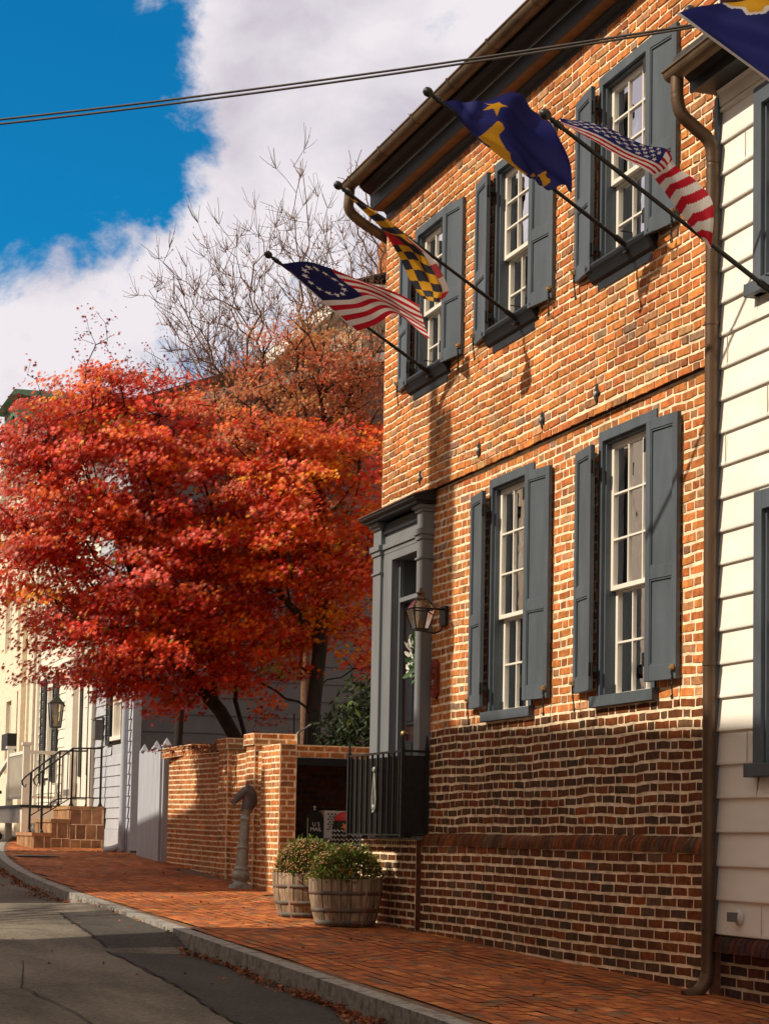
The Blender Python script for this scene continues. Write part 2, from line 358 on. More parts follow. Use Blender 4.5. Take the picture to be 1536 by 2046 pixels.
# ================================================================== BRICK HOUSE
HY0,HY1=11.83,18.79
house=thing('brick_house','two storey red brick house with slate blue shutters and a row of flags','house',(X0,15.3,-.95))
WC={'L':[13.24,15.46],'U':[13.25,15.40,17.43]}; HW=.485
winL=[(c-HW,c+HW,1.02,3.12) for c in WC['L']]; winU=[(c-HW,c+HW,4.30,5.90) for c in WC['U']]
door_hole=(17.40,18.76,.02,3.20)
from mathutils import noise as mnoise
def wavy(u,v): return .022*mnoise.noise(Vector((u*.55,v*.9,3.3)))+.013*mnoise.noise(Vector((u*1.7,v*2.1,8.1)))+.006*mnoise.noise(Vector((u*5,v*7,1.2)))
def lowave(u,v):
    k=max(0,min(1,(1.3-v)/1.0)); return wavy(u,v)*(.8+.8*k*min(1,max(0,v)*3))
mb=MB()
Plow=lambda u,v,w:(X0-w,u,v); Pup=lambda u,v,w:(X0-.034-w,u,v); Ppl=lambda u,v,w:(X0-.06-w,u,v)
sheet(mb,Plow,HY0,HY1,.02,3.27,winL+[door_hole],mi=1)
sheet(mb,Pup,HY0,HY1,3.262,6.40,winU,mi=1)
mb.quad(Pup(HY0,3.254,.008),Pup(HY1,3.254,.008),Plow(HY1,3.254,-.02),Plow(HY0,3.254,-.02),(.035,.014,.008),0)  # belt underside, coloured near black to strengthen its shadow line
bricks(mb,Plow,HY0,HY1,1.02,3.245,winL+[door_hole],PAL_UP,wav=wavy,mi=0)
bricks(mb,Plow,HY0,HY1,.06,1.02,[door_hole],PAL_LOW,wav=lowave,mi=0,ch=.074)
bricks(mb,Pup,HY0,HY1,3.247,6.36,winU,PAL_UP,wav=lambda u,v:wavy(u,v)*(.2 if v<3.35 else 1),mi=0,proud=.008)
# plinth below the water table
sheet(mb,Ppl,HY0,17.45,-1.5,-.04,mi=1); mb.quad((X0-.064,HY0-.002,-1.4),(X0+.02,HY0-.002,-1.4),(X0+.02,HY0-.002,-.05),(X0-.064,HY0-.002,-.05),(.12,.05,.03),0)
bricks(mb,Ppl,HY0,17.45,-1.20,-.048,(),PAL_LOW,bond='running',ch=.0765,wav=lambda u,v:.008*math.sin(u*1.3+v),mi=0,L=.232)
# reveals of openings, sides and back
for (a,b,c,d) in winL+winU:
    xf=X0-(.024 if c>3 else 0)
    for q in (((xf,a,c),(xf+.22,a,c),(xf+.22,a,d),(xf,a,d)),((xf,b,c),(xf,b,d),(xf+.22,b,d),(xf+.22,b,c)),((xf,a,d),(xf+.22,a,d),(xf+.22,b,d),(xf,b,d)),((xf,a,c),(xf,b,c),(xf+.22,b,c),(xf+.22,a,c))): mb.quad(*q,None,1)
for y in (HY0,HY1):
    mb.add([(X0,y,-1.5),(14.5,y,-1.5),(14.5,y,6.4),(10.4,y,9.3),(X0-.024,y,6.4),(X0-.024,y,3.25),(X0,y,3.25)],[tuple(range(7))],(.12,.05,.03),0)
mb.quad((14.5,HY0,-1.5),(14.5,HY1,-1.5),(14.5,HY1,6.4),(14.5,HY0,6.4),None,1)
Psd=lambda u,v,w:(u,HY1+w,v)
bricks(mb,Psd,X0+.02,8.6,-.6,6.3,(),PAL_UP,mi=0)
build('wall',mb,[M['brick'],M['mortar']],house,colors=True)
# rowlock water table with rounded nose
mb=MB(); u=HY0
while u<17.43:
    w=random.uniform(.062,.07); c=pick(PAL_LOW); e=.005; pr=[]
    dz=.004*math.sin(u*2)+random.uniform(-.002,.002)
    for i in range(7):
        a=PI/2*i/6; pr.append((X0-.012-.062*math.sin(a)+random.uniform(-.001,.001),-.047+.11*math.cos(a)*.98+dz))
    pr=[(X0+.02,pr[0][1]),*pr,(X0-.074,-.052+dz),(X0+.02,-.052+dz)]
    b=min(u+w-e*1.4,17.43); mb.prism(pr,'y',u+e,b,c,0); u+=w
pr=[(X0+.02,.056)]+[(X0-.012-.056*math.sin(PI/2*i/6),-.047+.103*math.cos(PI/2*i/6)) for i in range(7)]+[(X0+.02,-.047)]
mb.prism(pr,'y',HY0,17.44,(1,1,1),1)
build('water_table',mb,[M['brick'],M['mortar_grey']],house,colors=True)
# door stoop
mb=MB(); SX=6.295
mb.box((SX,17.40,-1.3),(X0+.3,19.0,.0),None,1); mb.quad((SX-.002,17.396,-1.2),(X0-.058,17.396,-1.2),(X0-.058,17.396,-.002),(SX-.002,17.396,-.002),(.13,.05,.03),0)
Pst=lambda u,v,w:(SX-w,u,v); Psn=lambda u,v,w:(u,17.40-w,v)
bricks(mb,Pst,17.40,19.0,-1.02,-.06,(),PAL_LOW,bond='running',ch=.0722,mi=0)
bricks(mb,Pst,17.40,19.0,-.06,.0,(),PAL_LOW,bond='header',H=.07,ch=.06,mi=0)
for k in range(4):
    mb.box((SX,19.0+.0+k*.28,-1.3),(X0+.3,19.28+k*.28,-.18-.18*k),None,1)
    bricks(mb,Pst,19.0+k*.28,19.28+k*.28,-1.0,-.18-.18*k,(),PAL_LOW,bond='running',ch=.0722,mi=0)
build('stoop',mb,[M['brick'],M['mortar']],house,colors=True)
# ---- windows
def window(parent,xf,c,z0,z1,rail,rows,sash_r,nm='window',curtain=True,casing_w=.062,half=HW,cols=3,sillkind='plain',casem='slate'):
    """xf: wall face; frame as the part, its pieces as sub-parts"""
    a,b=c-half,c+half; mb=MB(); pr=.018
    cw=casing_w
    zt=z1; zb=z0
    # outer casing with a stepped inner bead
    for (y0,y1,za,zb_) in ((a,a+cw,z0,z1),(b-cw,b,z0,z1),(a+cw,b-cw,z1-cw*1.25,z1)):
        mb.box((xf-pr,y0,za),(xf+.15,y1,zb_))
    for (y0,y1,za,zb_) in ((a+cw,a+cw+.018,z0,z1-cw*1.25),(b-cw-.018,b-cw,z0,z1-cw*1.25),(a+cw+.018,b-cw-.018,z1-cw*1.25-.018,z1-cw*1.25)):
        mb.box((xf+.012,y0,za),(xf+.15,y1,zb_))
    fr=build(nm,mb,M[casem],parent,bevel=.003)
    ia,ib=a+cw+.018,b-cw-.018; it=z1-cw*1.25-.018
    # sashes
    def sash(x,za,zb_,nr,bot):
        s=MB(); st=.042; mt=.016; d=.038
        s.box((x,ia,za),(x+d,ia+st,zb_)); s.box((x,ib-st,za),(x+d,ib,zb_))
        s.box((x,ia+st,zb_-.045),(x+d,ib-st,zb_)); s.box((x,ia+st,za),(x+d,ib-st,za+bot))
        for i in range(1,cols):
            y=ia+st+(ib-ia-2*st)*i/cols; s.box((x+.004,y-mt/2,za+bot),(x+d-.004,y+mt/2,zb_-.045))
        h=(zb_-.045-za-bot)
        ypos=[ia+st]+[ia+st+(ib-ia-2*st)*i/cols for i in range(1,cols)]+[ib-st]
        for i in range(1,nr):
            z=za+bot+h*i/nr
            for k in range(cols):
                y0=ypos[k]+(mt/2 if k else 0); y1=ypos[k+1]-(mt/2 if k<cols-1 else 0)
                s.box((x+.004,y0,z-mt/2),(x+d-.004,y1,z+mt/2))
        build('sash',s,M['white'],fr,bevel=.002)
        g=MB(); g.quad((x+.02,ia+st,za+bot),(x+.02,ib-st,za+bot),(x+.02,ib-st,zb_-.045),(x+.02,ia+st,zb_-.045)); return g
    g1=sash(xf+.055,rail,it,rows[0],.035)
    g2=sash(xf+.098,z0+.05,rail+.03,rows[1],.06)
    o=len(g1.v); g1.v+=g2.v; g1.f+=[tuple(i+o for i in f) for f in g2.f]; g1.c+=g2.c; g1.mi+=g2.mi; g1.sm+=g2.sm
    build('pane',g1,M['glass'],fr)
    # sill
    s=MB()
    if sillkind=='plain':
        s.prism([(xf-.055,z0),(xf-.055,z0+.082),(xf+.15,z0+.098),(xf+.15,z0)],'y',a-.045,b+.045)
    else:
        s.prism([(xf-.02,z0-.02),(xf-.045,z0+.0),(xf-.06,z0+.03),(xf-.075,z0+.055),(xf-.09,z0+.075),(xf-.098,z0+.10),(xf-.09,z0+.122),(xf+.15,z0+.135),(xf+.15,z0-.02)],'y',a-.05,b+.05)
        s.box((xf-.022,a+.02,z0-.085),(xf+.1,b-.02,z0-.02))
    build('sill',s,(M[casem] if casem=='white' else M['slate']) if sillkind=='plain' else M['slate_dark'],fr,bevel=.003)
    # curtain with folds, and dark room behind
    k=MB(); n=40; pts=[]
    for i in range(n+1):
        y=ia+(ib-ia)*i/n; pts.append((xf+.19+.018*math.sin(i*1.9+c*7)+.01*math.sin(i*.7),y))
    for i in range(n):
        if curtain=='half' and ia+(ib-ia)*.30<pts[i][1]<ia+(ib-ia)*.52: continue
        k.add([(*pts[i],z0),(*pts[i+1],z0),(*pts[i+1],z1),(*pts[i],z1)],[(0,1,2,3)],None,0,True)
    build('curtain',k,M['curtain'],fr)
    k=MB(); k.box((xf+.225,a-.1,z0-.1),(xf+.75,b+.1,z1+.1)); k.f.pop(5); k.c.pop(); k.mi.pop(); k.sm.pop()
    build('room_recess',k,M['interior'],fr)
    return fr
def shutter(parent,hy,side,z0,z1,xh=6.30,xo=6.347,w=.395):
    """side +1: leaf extends to larger y (far side), -1: nearer side; hinge edge stands proud of the wall"""
    ex=Vector((xo-xh,side*math.sqrt(w*w-(xo-xh)**2),0)).normalized(); nz=Vector((0,0,1))
    nrm=ex.cross(nz) if side>0 else -ex.cross(nz)
    if nrm.x>0: nrm=-nrm
    O=Vector((xh,hy,0)); T=.036
    def P(u,z,d): return O+ex*u+nz*z-nrm*d            # d: depth behind the face
    def bx(m,u0,u1,za,zb,d0,d1):
        m.hexa([P(u0,za,d0),P(u1,za,d0),P(u1,za,d1),P(u0,za,d1),P(u0,zb,d0),P(u1,zb,d0),P(u1,zb,d1),P(u0,zb,d1)])
    H=z1-z0; st=.058; zm=z1-H*.59; tr=.075; br=.11; mr=.045
    mb=MB()
    bx(mb,0,st,z0,z1,0,T); bx(mb,w-st,w,z0,z1,0,T)
    for a,b in ((z0,z0+br),(zm-mr,zm+mr),(z1-tr,z1)): bx(mb,st,w-st,a,b,0.0005,T)
    sh=build('shutter',mb,M['slate'],parent,bevel=.003)
    mb=MB()
    for a,b in ((z0+br,zm-mr),(zm+mr,z1-tr)):
        bx(mb,st+.001,w-st-.001,a+.001,b-.001,.016,T-.004)
        # moulding strips around a flat field
        bx(mb,st+.001,st+.011,a+.001,b-.001,.006,.015); bx(mb,w-st-.011,w-st-.001,a+.001,b-.001,.006,.015)
        bx(mb,st+.011,w-st-.011,b-.012,b-.001,.006,.015); bx(mb,st+.011,w-st-.011,a+.001,a+.012,.006,.015)
    build('panel',mb,M['slate'],sh)
    for zc in (z0+.16,z1-.17):
        mb=MB(); bx(mb,-.05,.0,zc-.05,zc+.05,.012,.02); mb.tube([P(-.008,zc-.05,.004),P(-.008,zc+.05,.004)],.008,8); bx(mb,-.055,-.01,zc-.022,zc+.022,.018,.05)
        build('hinge',mb,M['black'],sh)
    # holdback: brass catch on the leaf and a scrolled hook below it
    mb=MB(); uc=w-.032
    bx(mb,uc-.02,uc+.02,z0+.06,z0+.10,-.012,0); bx(mb,uc-.008,uc+.03,z0+.068,z0+.09,-.03,-.012)
    build('catch',mb,M['brass'],sh)
    mb=MB(); q=[]
    zz=z0+.055
    for t in range(9): q.append(P(uc-.004+.006*math.sin(t*.7),zz-t*.022,-.012+.002*t))
    zz-=.176
    for t in range(1,9):
        a=t/8*1.6*PI; r=.022*(1-t/11); q.append(P(uc-.004-.012+r*math.cos(a)*.8,zz-r*math.sin(a),.004))
    mb.tube(q,.0058,6)
    for t in (2,4): mb.sphere(q[t],.010,6)
    build('holdback_hook',mb,M['black'],sh)
    return sh
for c in WC['L']:
    window(house,X0,c,1.02,3.12,1.90,(3,2),0,curtain='half' if c<14 else True)
    shutter(house,c+.45,1,1.145,3.02); shutter(house,c-.485,-1,1.145,3.02)
for c in WC['U']:
    window(house,X0-.024,c,4.30,5.90,5.03,(3,2),0,sillkind='moulded',curtain='half' if c<14 else True)
    shutter(house,c+.45,1,4.37,5.82,6.275,6.322); shutter(house,c-.485,-1,4.37,5.82,6.275,6.322)
# ---- cornice, gutter, roof
CY0,CY1=11.80,18.86
mb=MB(); xu=X0-.024
prof=[(xu+.01,6.26),(xu-.02,6.262),(xu-.022,6.31),(xu-.035,6.325),(xu-.05,6.345),(xu-.055,6.36),(xu+.01,6.36)]
mb.prism(prof,'y',CY0,18.80,None,0)
build('frieze',mb,M['slate_dark'],house)
mb=MB(); mb.box((6.215,CY0,6.362),(xu+.01,CY1,6.38)); build('soffit',mb,M['walnut'],house)
mb=MB()
mb.prism([(6.20,6.355),(6.20,6.50),(6.185,6.52),(6.26,6.52),(6.26,6.382),(6.214,6.382),(6.214,6.355)],'y',CY0,CY1)
mb.prism([(6.185,6.522),(6.13,6.545),(6.09,6.58),(6.075,6.63),(6.075,6.655),(6.3,6.655),(6.3,6.522)],'y',CY0,CY1)
build('cornice',mb,M['slate_dark'],house)
mb=MB(); mb.box((6.196,CY0,6.497),(6.2,CY1-.002,6.505)); mb.box((6.06,CY0,6.63),(6.074,CY1-.004,6.642))
build('cornice_bead',mb,M['gate'],house)
mb=MB(); n=14; GX,GZ,GR=5.995,6.625,.072; ysg=[HY0-.05+(19.0-HY0+.05)*i/40 for i in range(41)]
ring=[(GX-GR*math.cos(PI*k/n),GZ-GR*math.sin(PI*k/n)) for k in range(n+1)]
for a,b in zip(ysg,ysg[1:]):
    for k in range(n): mb.add([(ring[k][0],a,ring[k][1]),(ring[k+1][0],a,ring[k+1][1]),(ring[k+1][0],b,ring[k+1][1]),(ring[k][0],b,ring[k][1])],[(0,1,2,3)],None,0,True)
mb.add([(x,ysg[-1],z) for x,z in ring],[tuple(range(n+1))])
mb.tube([(GX-GR,ysg[0],GZ),(GX-GR,ysg[-1],GZ)],.011,8)
gut=build('gutter',mb,M['gutter'],house)
for k in range(8):
    y=12.2+k*.93; mb=MB(); r2=[(GX-(GR+.006)*math.cos(PI*i/n),GZ-(GR+.006)*math.sin(PI*i/n)) for i in range(n+1)]
    for i in range(n): mb.add([(r2[i][0],y,r2[i][1]),(r2[i+1][0],y,r2[i+1][1]),(r2[i+1][0],y+.03,r2[i+1][1]),(r2[i][0],y+.03,r2[i][1])],[(0,1,2,3)])
    mb.box((GX-GR-.014,y,GZ+.002),(GX+GR+.03,y+.03,GZ+.012)); build('gutter_strap',mb,M['gutter'],gut)
def downspout(parent,pts,r,m,ribs=()):
    mb=MB(); P=[Vector(p) for p in pts]; fine=[]
    for i in range(len(P)-1):
        p0=P[max(i-1,0)]; p1=P[i]; p2=P[i+1]; p3=P[min(i+2,len(P)-1)]
        for t in range(10):
            t/=10; fine.append(.5*((2*p1)+(p2-p0)*t+(2*p0-5*p1+4*p2-p3)*t*t+(3*p1-p0-3*p2+p3)*t**3))
    fine.append(P[-1]); rad=[]
    for i in range(len(fine)):
        seg=i//10; rad.append(r*(1.06 if (seg in ribs and i%2) else .97 if seg in ribs else 1))
    mb.tube(fine,rad,12); return build('downspout',mb,m,parent)
downspout(house,[(5.995,18.90,6.57),(5.99,18.90,6.47),(6.00,18.92,6.36),(6.12,18.93,6.26),(6.34,18.94,6.15),(6.55,18.95,6.04),(6.62,18.95,5.9),(6.62,18.95,-.7)],.052,M['gutter'],ribs=(1,2,3))
mb=MB()
mb.hexa([(6.0,CY0,6.66),(10.4,CY0,9.42),(10.4,CY1+.05,9.42),(6.0,CY1+.05,6.66),(5.99,CY0,6.70),(10.4,CY0,9.47),(10.4,CY1+.05,9.47),(5.99,CY1+.05,6.70)])
mb.hexa([(10.4,CY0,9.42),(14.8,CY0,6.3),(14.8,CY1+.05,6.3),(10.4,CY1+.05,9.42),(10.4,CY0,9.47),(14.8,CY0,6.35),(14.8,CY1+.05,6.35),(10.4,CY1+.05,9.47)])
build('roof',mb,M['shingle'],house)
# ---- diamond anchor plates
for y in (13.72,14.76,16.15,17.66):
    mb=MB(); z=3.42; x=xu-.010; hw,hh=.062,.085
    vs=[(x,y,z-hh),(x,y+hw,z),(x,y,z+hh),(x,y-hw,z),(x-.014,y,z-hh+.012),(x-.014,y+hw-.01,z),(x-.014,y,z+hh-.012),(x-.014,y-hw+.01,z)]
    mb.add(vs,[(4,5,6,7),(0,1,5,4),(1,2,6,5),(2,3,7,6),(3,0,4,7)])
    an=build('wall_anchor',mb,M['black'],house)
    mb=MB(); mb.sphere((x-.018,y,z),.022,8,sc=(.7,1,1)); build('bolt',mb,M['steel'],an)
# ---- door case
dc=[]
def dbox(mb,y0,y1,z0,z1,x0,x1): mb.box((x0,y0,z0),(x1,y1,z1))
PX=6.292; DY0,DY1=17.37,18.81
mb=MB()
for (y0,y1) in ((DY0,17.53),(18.58,DY1)):
    dbox(mb,y0,y1,.0,2.80,PX,X0+.02); dbox(mb,y0,y1,2.90,3.06,PX,X0+.02)
build('pilaster',mb,M['door_paint'],house,bevel=.004)
mb=MB()
for (y0,y1) in ((DY0,17.53),(18.58,DY1)):
    dbox(mb,y0-.012,y1+.012,2.80,2.845,PX-.015,X0+.02); dbox(mb,y0-.025,y1+.025,2.845,2.90,PX-.032,X0+.02); dbox(mb,y0-.014,y1+.014,2.615,2.635,PX-.016,X0+.02)
    dbox(mb,y0-.015,y1+.015,3.06,3.09,PX-.02,X0+.02); dbox(mb,y0-.03,y1+.03,3.09,3.125,PX-.045,X0+.02)
dbox(mb,17.556,18.554,2.80,2.845,PX+.026,X0+.02); dbox(mb,17.556,18.554,2.845,2.895,PX+.008,X0+.02)
build('architrave',mb,M['door_paint'],house,bevel=.003)
mb=MB(); dbox(mb,17.53,18.58,2.896,3.10,PX+.045,X0+.02); build('frieze_panel',mb,M['door_paint'],house)
mb=MB(); dbox(mb,17.53,18.58,3.0,3.10,PX+.02,PX+.044); dbox(mb,DY0-.06,DY1+.06,3.126,3.15,6.20,X0+.02)
mb.prism([(6.20,3.15),(6.165,3.165),(6.165,3.19),(X0-.03,3.262),(X0-.03,3.15)],'y',DY0-.09,DY1+.09)
build('hood',mb,M['slate_dark'],house)
mb=MB(); mb.hexa([(6.155,DY0-.10,3.19),(X0-.026,DY0-.10,3.264),(X0-.026,DY1+.10,3.264),(6.155,DY1+.10,3.19),(6.155,DY0-.10,3.202),(X0-.026,DY0-.10,3.276),(X0-.026,DY1+.10,3.276),(6.155,DY1+.10,3.202)])
build('hood_flashing',mb,M['copper_roof'],house)
mb=MB()   # casing and reveal
dbox(mb,18.33,18.58,.0,2.80,PX+.03,PX+.05); dbox(mb,17.53,17.55,.0,2.80,PX+.03,PX+.05); dbox(mb,17.55,18.33,2.72,2.80,PX+.03,PX+.05)
dbox(mb,18.33,18.36,.0,2.72,PX+.05,6.62); dbox(mb,17.52,17.55,.0,2.72,PX+.05,6.62); dbox(mb,17.55,18.33,2.72,2.76,PX+.05,6.62)
dbox(mb,18.30,18.33,.0,2.72,6.40,6.45); dbox(mb,17.55,17.58,.0,2.72,6.40,6.45)
build('door_frame',mb,M['door_paint'],house,bevel=.004)
mb=MB(); dbox(mb,17.58,18.30,2.30,2.345,6.395,6.46); tb=build('transom_bar',mb,M['door_paint'],house,bevel=.004)
mb=MB(); dbox(mb,17.58,18.30,2.345,2.72,6.57,6.60); build('transom',mb,M['interior'],house)
for yy in (17.66,17.94):
    mb=MB()
    for q in ((yy,yy+.02,2.36,2.66),(yy+.2,yy+.22,2.36,2.66),(yy+.02,yy+.2,2.64,2.66),(yy+.02,yy+.2,2.36,2.38)): dbox(mb,*q,6.53,6.56)
    build('transom_light',mb,M['slate'],house)
mb=MB(); dbox(mb,17.58,18.30,.02,2.30,6.47,6.51)
dr=build('door',mb,M['door'],house)
mb=MB()
for (a,b,c,d) in ((17.66,17.9,.25,.95),(17.98,18.22,.25,.95),(17.66,17.9,1.1,1.75),(17.98,18.22,1.1,1.75),(17.66,17.9,1.88,2.18),(17.98,18.22,1.88,2.18)):
    dbox(mb,a,b,c,d,6.455,6.47); dbox(mb,a+.035,b-.035,c+.035,d-.035,6.447,6.455)
build('panel',mb,M['slate_dark'],dr,bevel=.003)
mb=MB(); mb.sphere((6.43,18.2,1.02),.03,8); mb.tube([(6.47,18.2,1.02),(6.44,18.2,1.02)],.012,8); build('knob',mb,M['brass'],dr)
mb=MB(); mb.box((6.25,17.42,.0),(6.62,18.6,.02)); build('threshold',mb,M['granite'],house)

# door wreath
w=thing('door_wreath','white magnolia wreath with green leaves hanging on the dark front door','wreath',(6.44,17.80,1.76))
mb=MB(); mb2=MB()
def petal(m,c,d,n,l,wd,col=None):
    c=Vector(c); d=Vector(d).normalized(); n=Vector(n); s_=d.cross(n); s_=s_.normalized() if s_.length>1e-5 else d.orthogonal().normalized(); n=s_.cross(d)
    m.add([c,c+d*l*.35+s_*wd*.5+n*wd*.12,c+d*l*.75+s_*wd*.35+n*wd*.1,c+d*l,c+d*l*.75-s_*wd*.35+n*wd*.1,c+d*l*.35-s_*wd*.5+n*wd*.12,c+d*l*.5],[(0,1,6),(1,2,6),(2,3,6),(3,4,6),(4,5,6),(5,0,6)],col,0,True)
for k in range(150):
    a=random.uniform(0,2*PI); r=.17+random.uniform(-.04,.04); c=(6.42+random.uniform(-.05,.03),17.74+r*math.cos(a),1.76+r*math.sin(a)); t=a+PI/2+random.uniform(-1,1)
    d=(random.uniform(-.8,0),math.cos(t),math.sin(t))
    if random.random()<.5: petal(mb,c,d,(-1,0,0),.10,.05)
    else: petal(mb2,c,d,(-1,0,0),.13,.055,random.choice([(.05,.12,.03),(.08,.16,.04),(.03,.08,.03)]))
build('petal',mb,M['petal'],w,kind='stuff'); build('leaf',mb2,M['leafy'],w,colors=True,kind='stuff')

# house number plaque
t=thing('wall_plaque','tall red cast iron plaque with raised figures on brick right of the door','plaque',(X0,17.215,1.49))
def oct_(y0,y1,z0,z1,c): return [(y0+c,z0),(y1-c,z0),(y1,z0+c),(y1,z1-c),(y1-c,z1),(y0+c,z1),(y0,z1-c),(y0,z0+c)]
mb=MB(); mb.prism(oct_(17.14,17.29,1.30,1.66,.045),'x',X0-.035,X0-.002); build('plate',mb,M['plaque'],t,bevel=.004)
mb=MB(); A=oct_(17.155,17.275,1.325,1.635,.04); Bq=oct_(17.165,17.265,1.337,1.623,.037)
for i in range(8):
    j=(i+1)%8; q=[A[i],A[j],Bq[j],Bq[i]]; mb.prism(q,'x',X0-.041,X0-.0352)
build('border',mb,M['plaque'],t)
for k in range(4):
    z=1.60-k*.068; mb=MB(); y=17.215
    if k==0: mb.tube([(X0-.042,y-.02,z-.02),(X0-.042,y+.02,z-.02),(X0-.042,y,z+.02),(X0-.042,y-.02,z-.02)],.007,6)
    else: mb.tube([(X0-.042,y+.022*math.cos(a),z-.02+.024*math.sin(a)*(1 if k!=2 else .8)) for a in [i*.7 for i in range(9 if k!=3 else 6)]],.007,6)
    build('raised_figure',mb,M['plaque_worn'] if k==2 else M['plaque'],t)

# ---- lantern
LX,LY,LZ=6.12,16.92,2.07
t=thing('wall_lantern','aged copper four sided glass lantern on a bracket right of the front door','lantern',(LX,LY,LZ))
def frustum(mb,z0,h0,z1,h1,th):
    c0=[(LX-h0,LY-h0,z0),(LX+h0,LY-h0,z0),(LX+h0,LY+h0,z0),(LX-h0,LY+h0,z0)]; c1=[(LX-h1,LY-h1,z1),(LX+h1,LY-h1,z1),(LX+h1,LY+h1,z1),(LX-h1,LY+h1,z1)]
    for i in range(4):
        mb.tube([c0[i],c1[i]],th,6); mb.tube([c0[i],c0[(i+1)%4]],th,6); mb.tube([c1[i],c1[(i+1)%4]],th,6)
    return c0,c1
mb=MB(); a0,a1=frustum(mb,LZ-.17,.058,LZ+.01,.108,.006); b0,b1=frustum(mb,LZ+.01,.108,LZ+.10,.05,.006)
mb.box((LX-.06,LY-.06,LZ-.185),(LX+.06,LY+.06,LZ-.17))
build('frame',mb,M['black'],t)
mb=MB()
for i in range(4): mb.quad(a0[i],a0[(i+1)%4],a1[(i+1)%4],a1[i]); mb.quad(b0[i],b0[(i+1)%4],b1[(i+1)%4],b1[i])
build('pane',mb,M['lamp_glass'],t)
mb=MB(); mb.lathe([(.058,.10),(.05,.112),(.03,.13),(.03,.15),(.048,.156),(.03,.168),(.014,.18),(.016,.195),(.001,.21)],(LX,LY,LZ),14); build('cap',mb,M['copper'],t)
mb=MB(); mb.tube([(LX,LY,LZ-.17),(LX,LY,LZ-.10)],.02,8); mb.tube([(LX,LY,LZ-.10),(LX,LY,LZ-.03)],.008,8); build('burner',mb,M['brass'],t)
mb=MB(); mb.box((X0-.035,LY+.02,LZ-.12),(X0-.003,LY+.16,LZ+.06)); mb.tube([(X0-.03,LY+.06,LZ+.03),(LX+.11,LY+.03,LZ+.025),(LX+.1,LY,LZ+.01)],.010,8)
mb.tube([(X0-.03,LY+.09,LZ-.10),(X0-.06,LY+.07,LZ-.17),(X0-.14,LY+.02,LZ-.2),(LX+.03,LY,LZ-.185)],.009,8); build('bracket',mb,M['black'],t)

# ---- iron stoop rail
t=thing('iron_railing','black wrought iron guard rail with boarded front on the front door stoop','railing',(6.14,18.1,0))
RX,RY0,RY1,RZ0,RZ1=6.135,17.37,18.96,.035,.825
mb=MB(); mb.box((RX-.012,RY0,RZ1-.02),(RX+.012,RY1,RZ1)); mb.box((RX,RY0-.012,RZ1-.02),(X0+.0,RY0+.012,RZ1+.001)); mb.box((RX-.012,RY0,RZ0),(RX+.012,RY1,RZ0+.016)); mb.box((RX+.013,RY0-.012,RZ0),(X0-.01,RY0+.012,RZ0+.016))
build('rail',mb,M['black'],t)
mb=MB(); mb.box((RX+.014,RY0+.02,RZ0+.02),(RX+.02,RY1-.02,RZ1-.05)); mb.box((RX+.02,RY0-.003,RZ0+.02),(X0-.03,RY0+.003,RZ1-.05)); build('sheet_panel',mb,M['black'],t)
for k in range(10):
    y=RY0+.08+(RY1-RY0-.16)*k/9; mb=MB(); mb.box((RX-.009,y-.009,RZ0+.016),(RX+.009,y+.009,RZ1-.02)); build('bar',mb,M['black'],t)
for (x,y) in ((RX,RY0),(RX,RY1),(X0-.03,RY0)):
    mb=MB(); mb.box((x-.017,y-.017,RZ0-.02),(x+.017,y+.017,RZ1+.01)); po=build('post',mb,M['black'],t)
    mb=MB(); mb.lathe([(.016,0),(.022,.012),(.01,.025),(.02,.04),(.008,.055),(.016,.07),(.007,.085),(.012,.1),(.001,.135)],(x,y,RZ1+.01),10); build('finial',mb,M['black'],po)
mb=MB(); yc=18.12; zt,zb=.66,.26
for s in (-1,1):
    mb.tube([(RX-.02,yc,zt),(RX-.02,yc+s*.03,zt-.14),(RX-.02,yc+s*.055,zb+.12),(RX-.02,yc+s*.045,zb+.03),(RX-.02,yc,zb)],.007,6)
mb.tube([(RX-.02,yc,zt),(RX-.02,yc,zb)],.005,6)
for z in (zt,zb+.04): mb.sphere((RX-.022,yc,z),.03,8,sc=(.6,1,1))
mb.sphere((RX-.022,yc,zb),.018,8); build('ornament',mb,M['steel'],t)

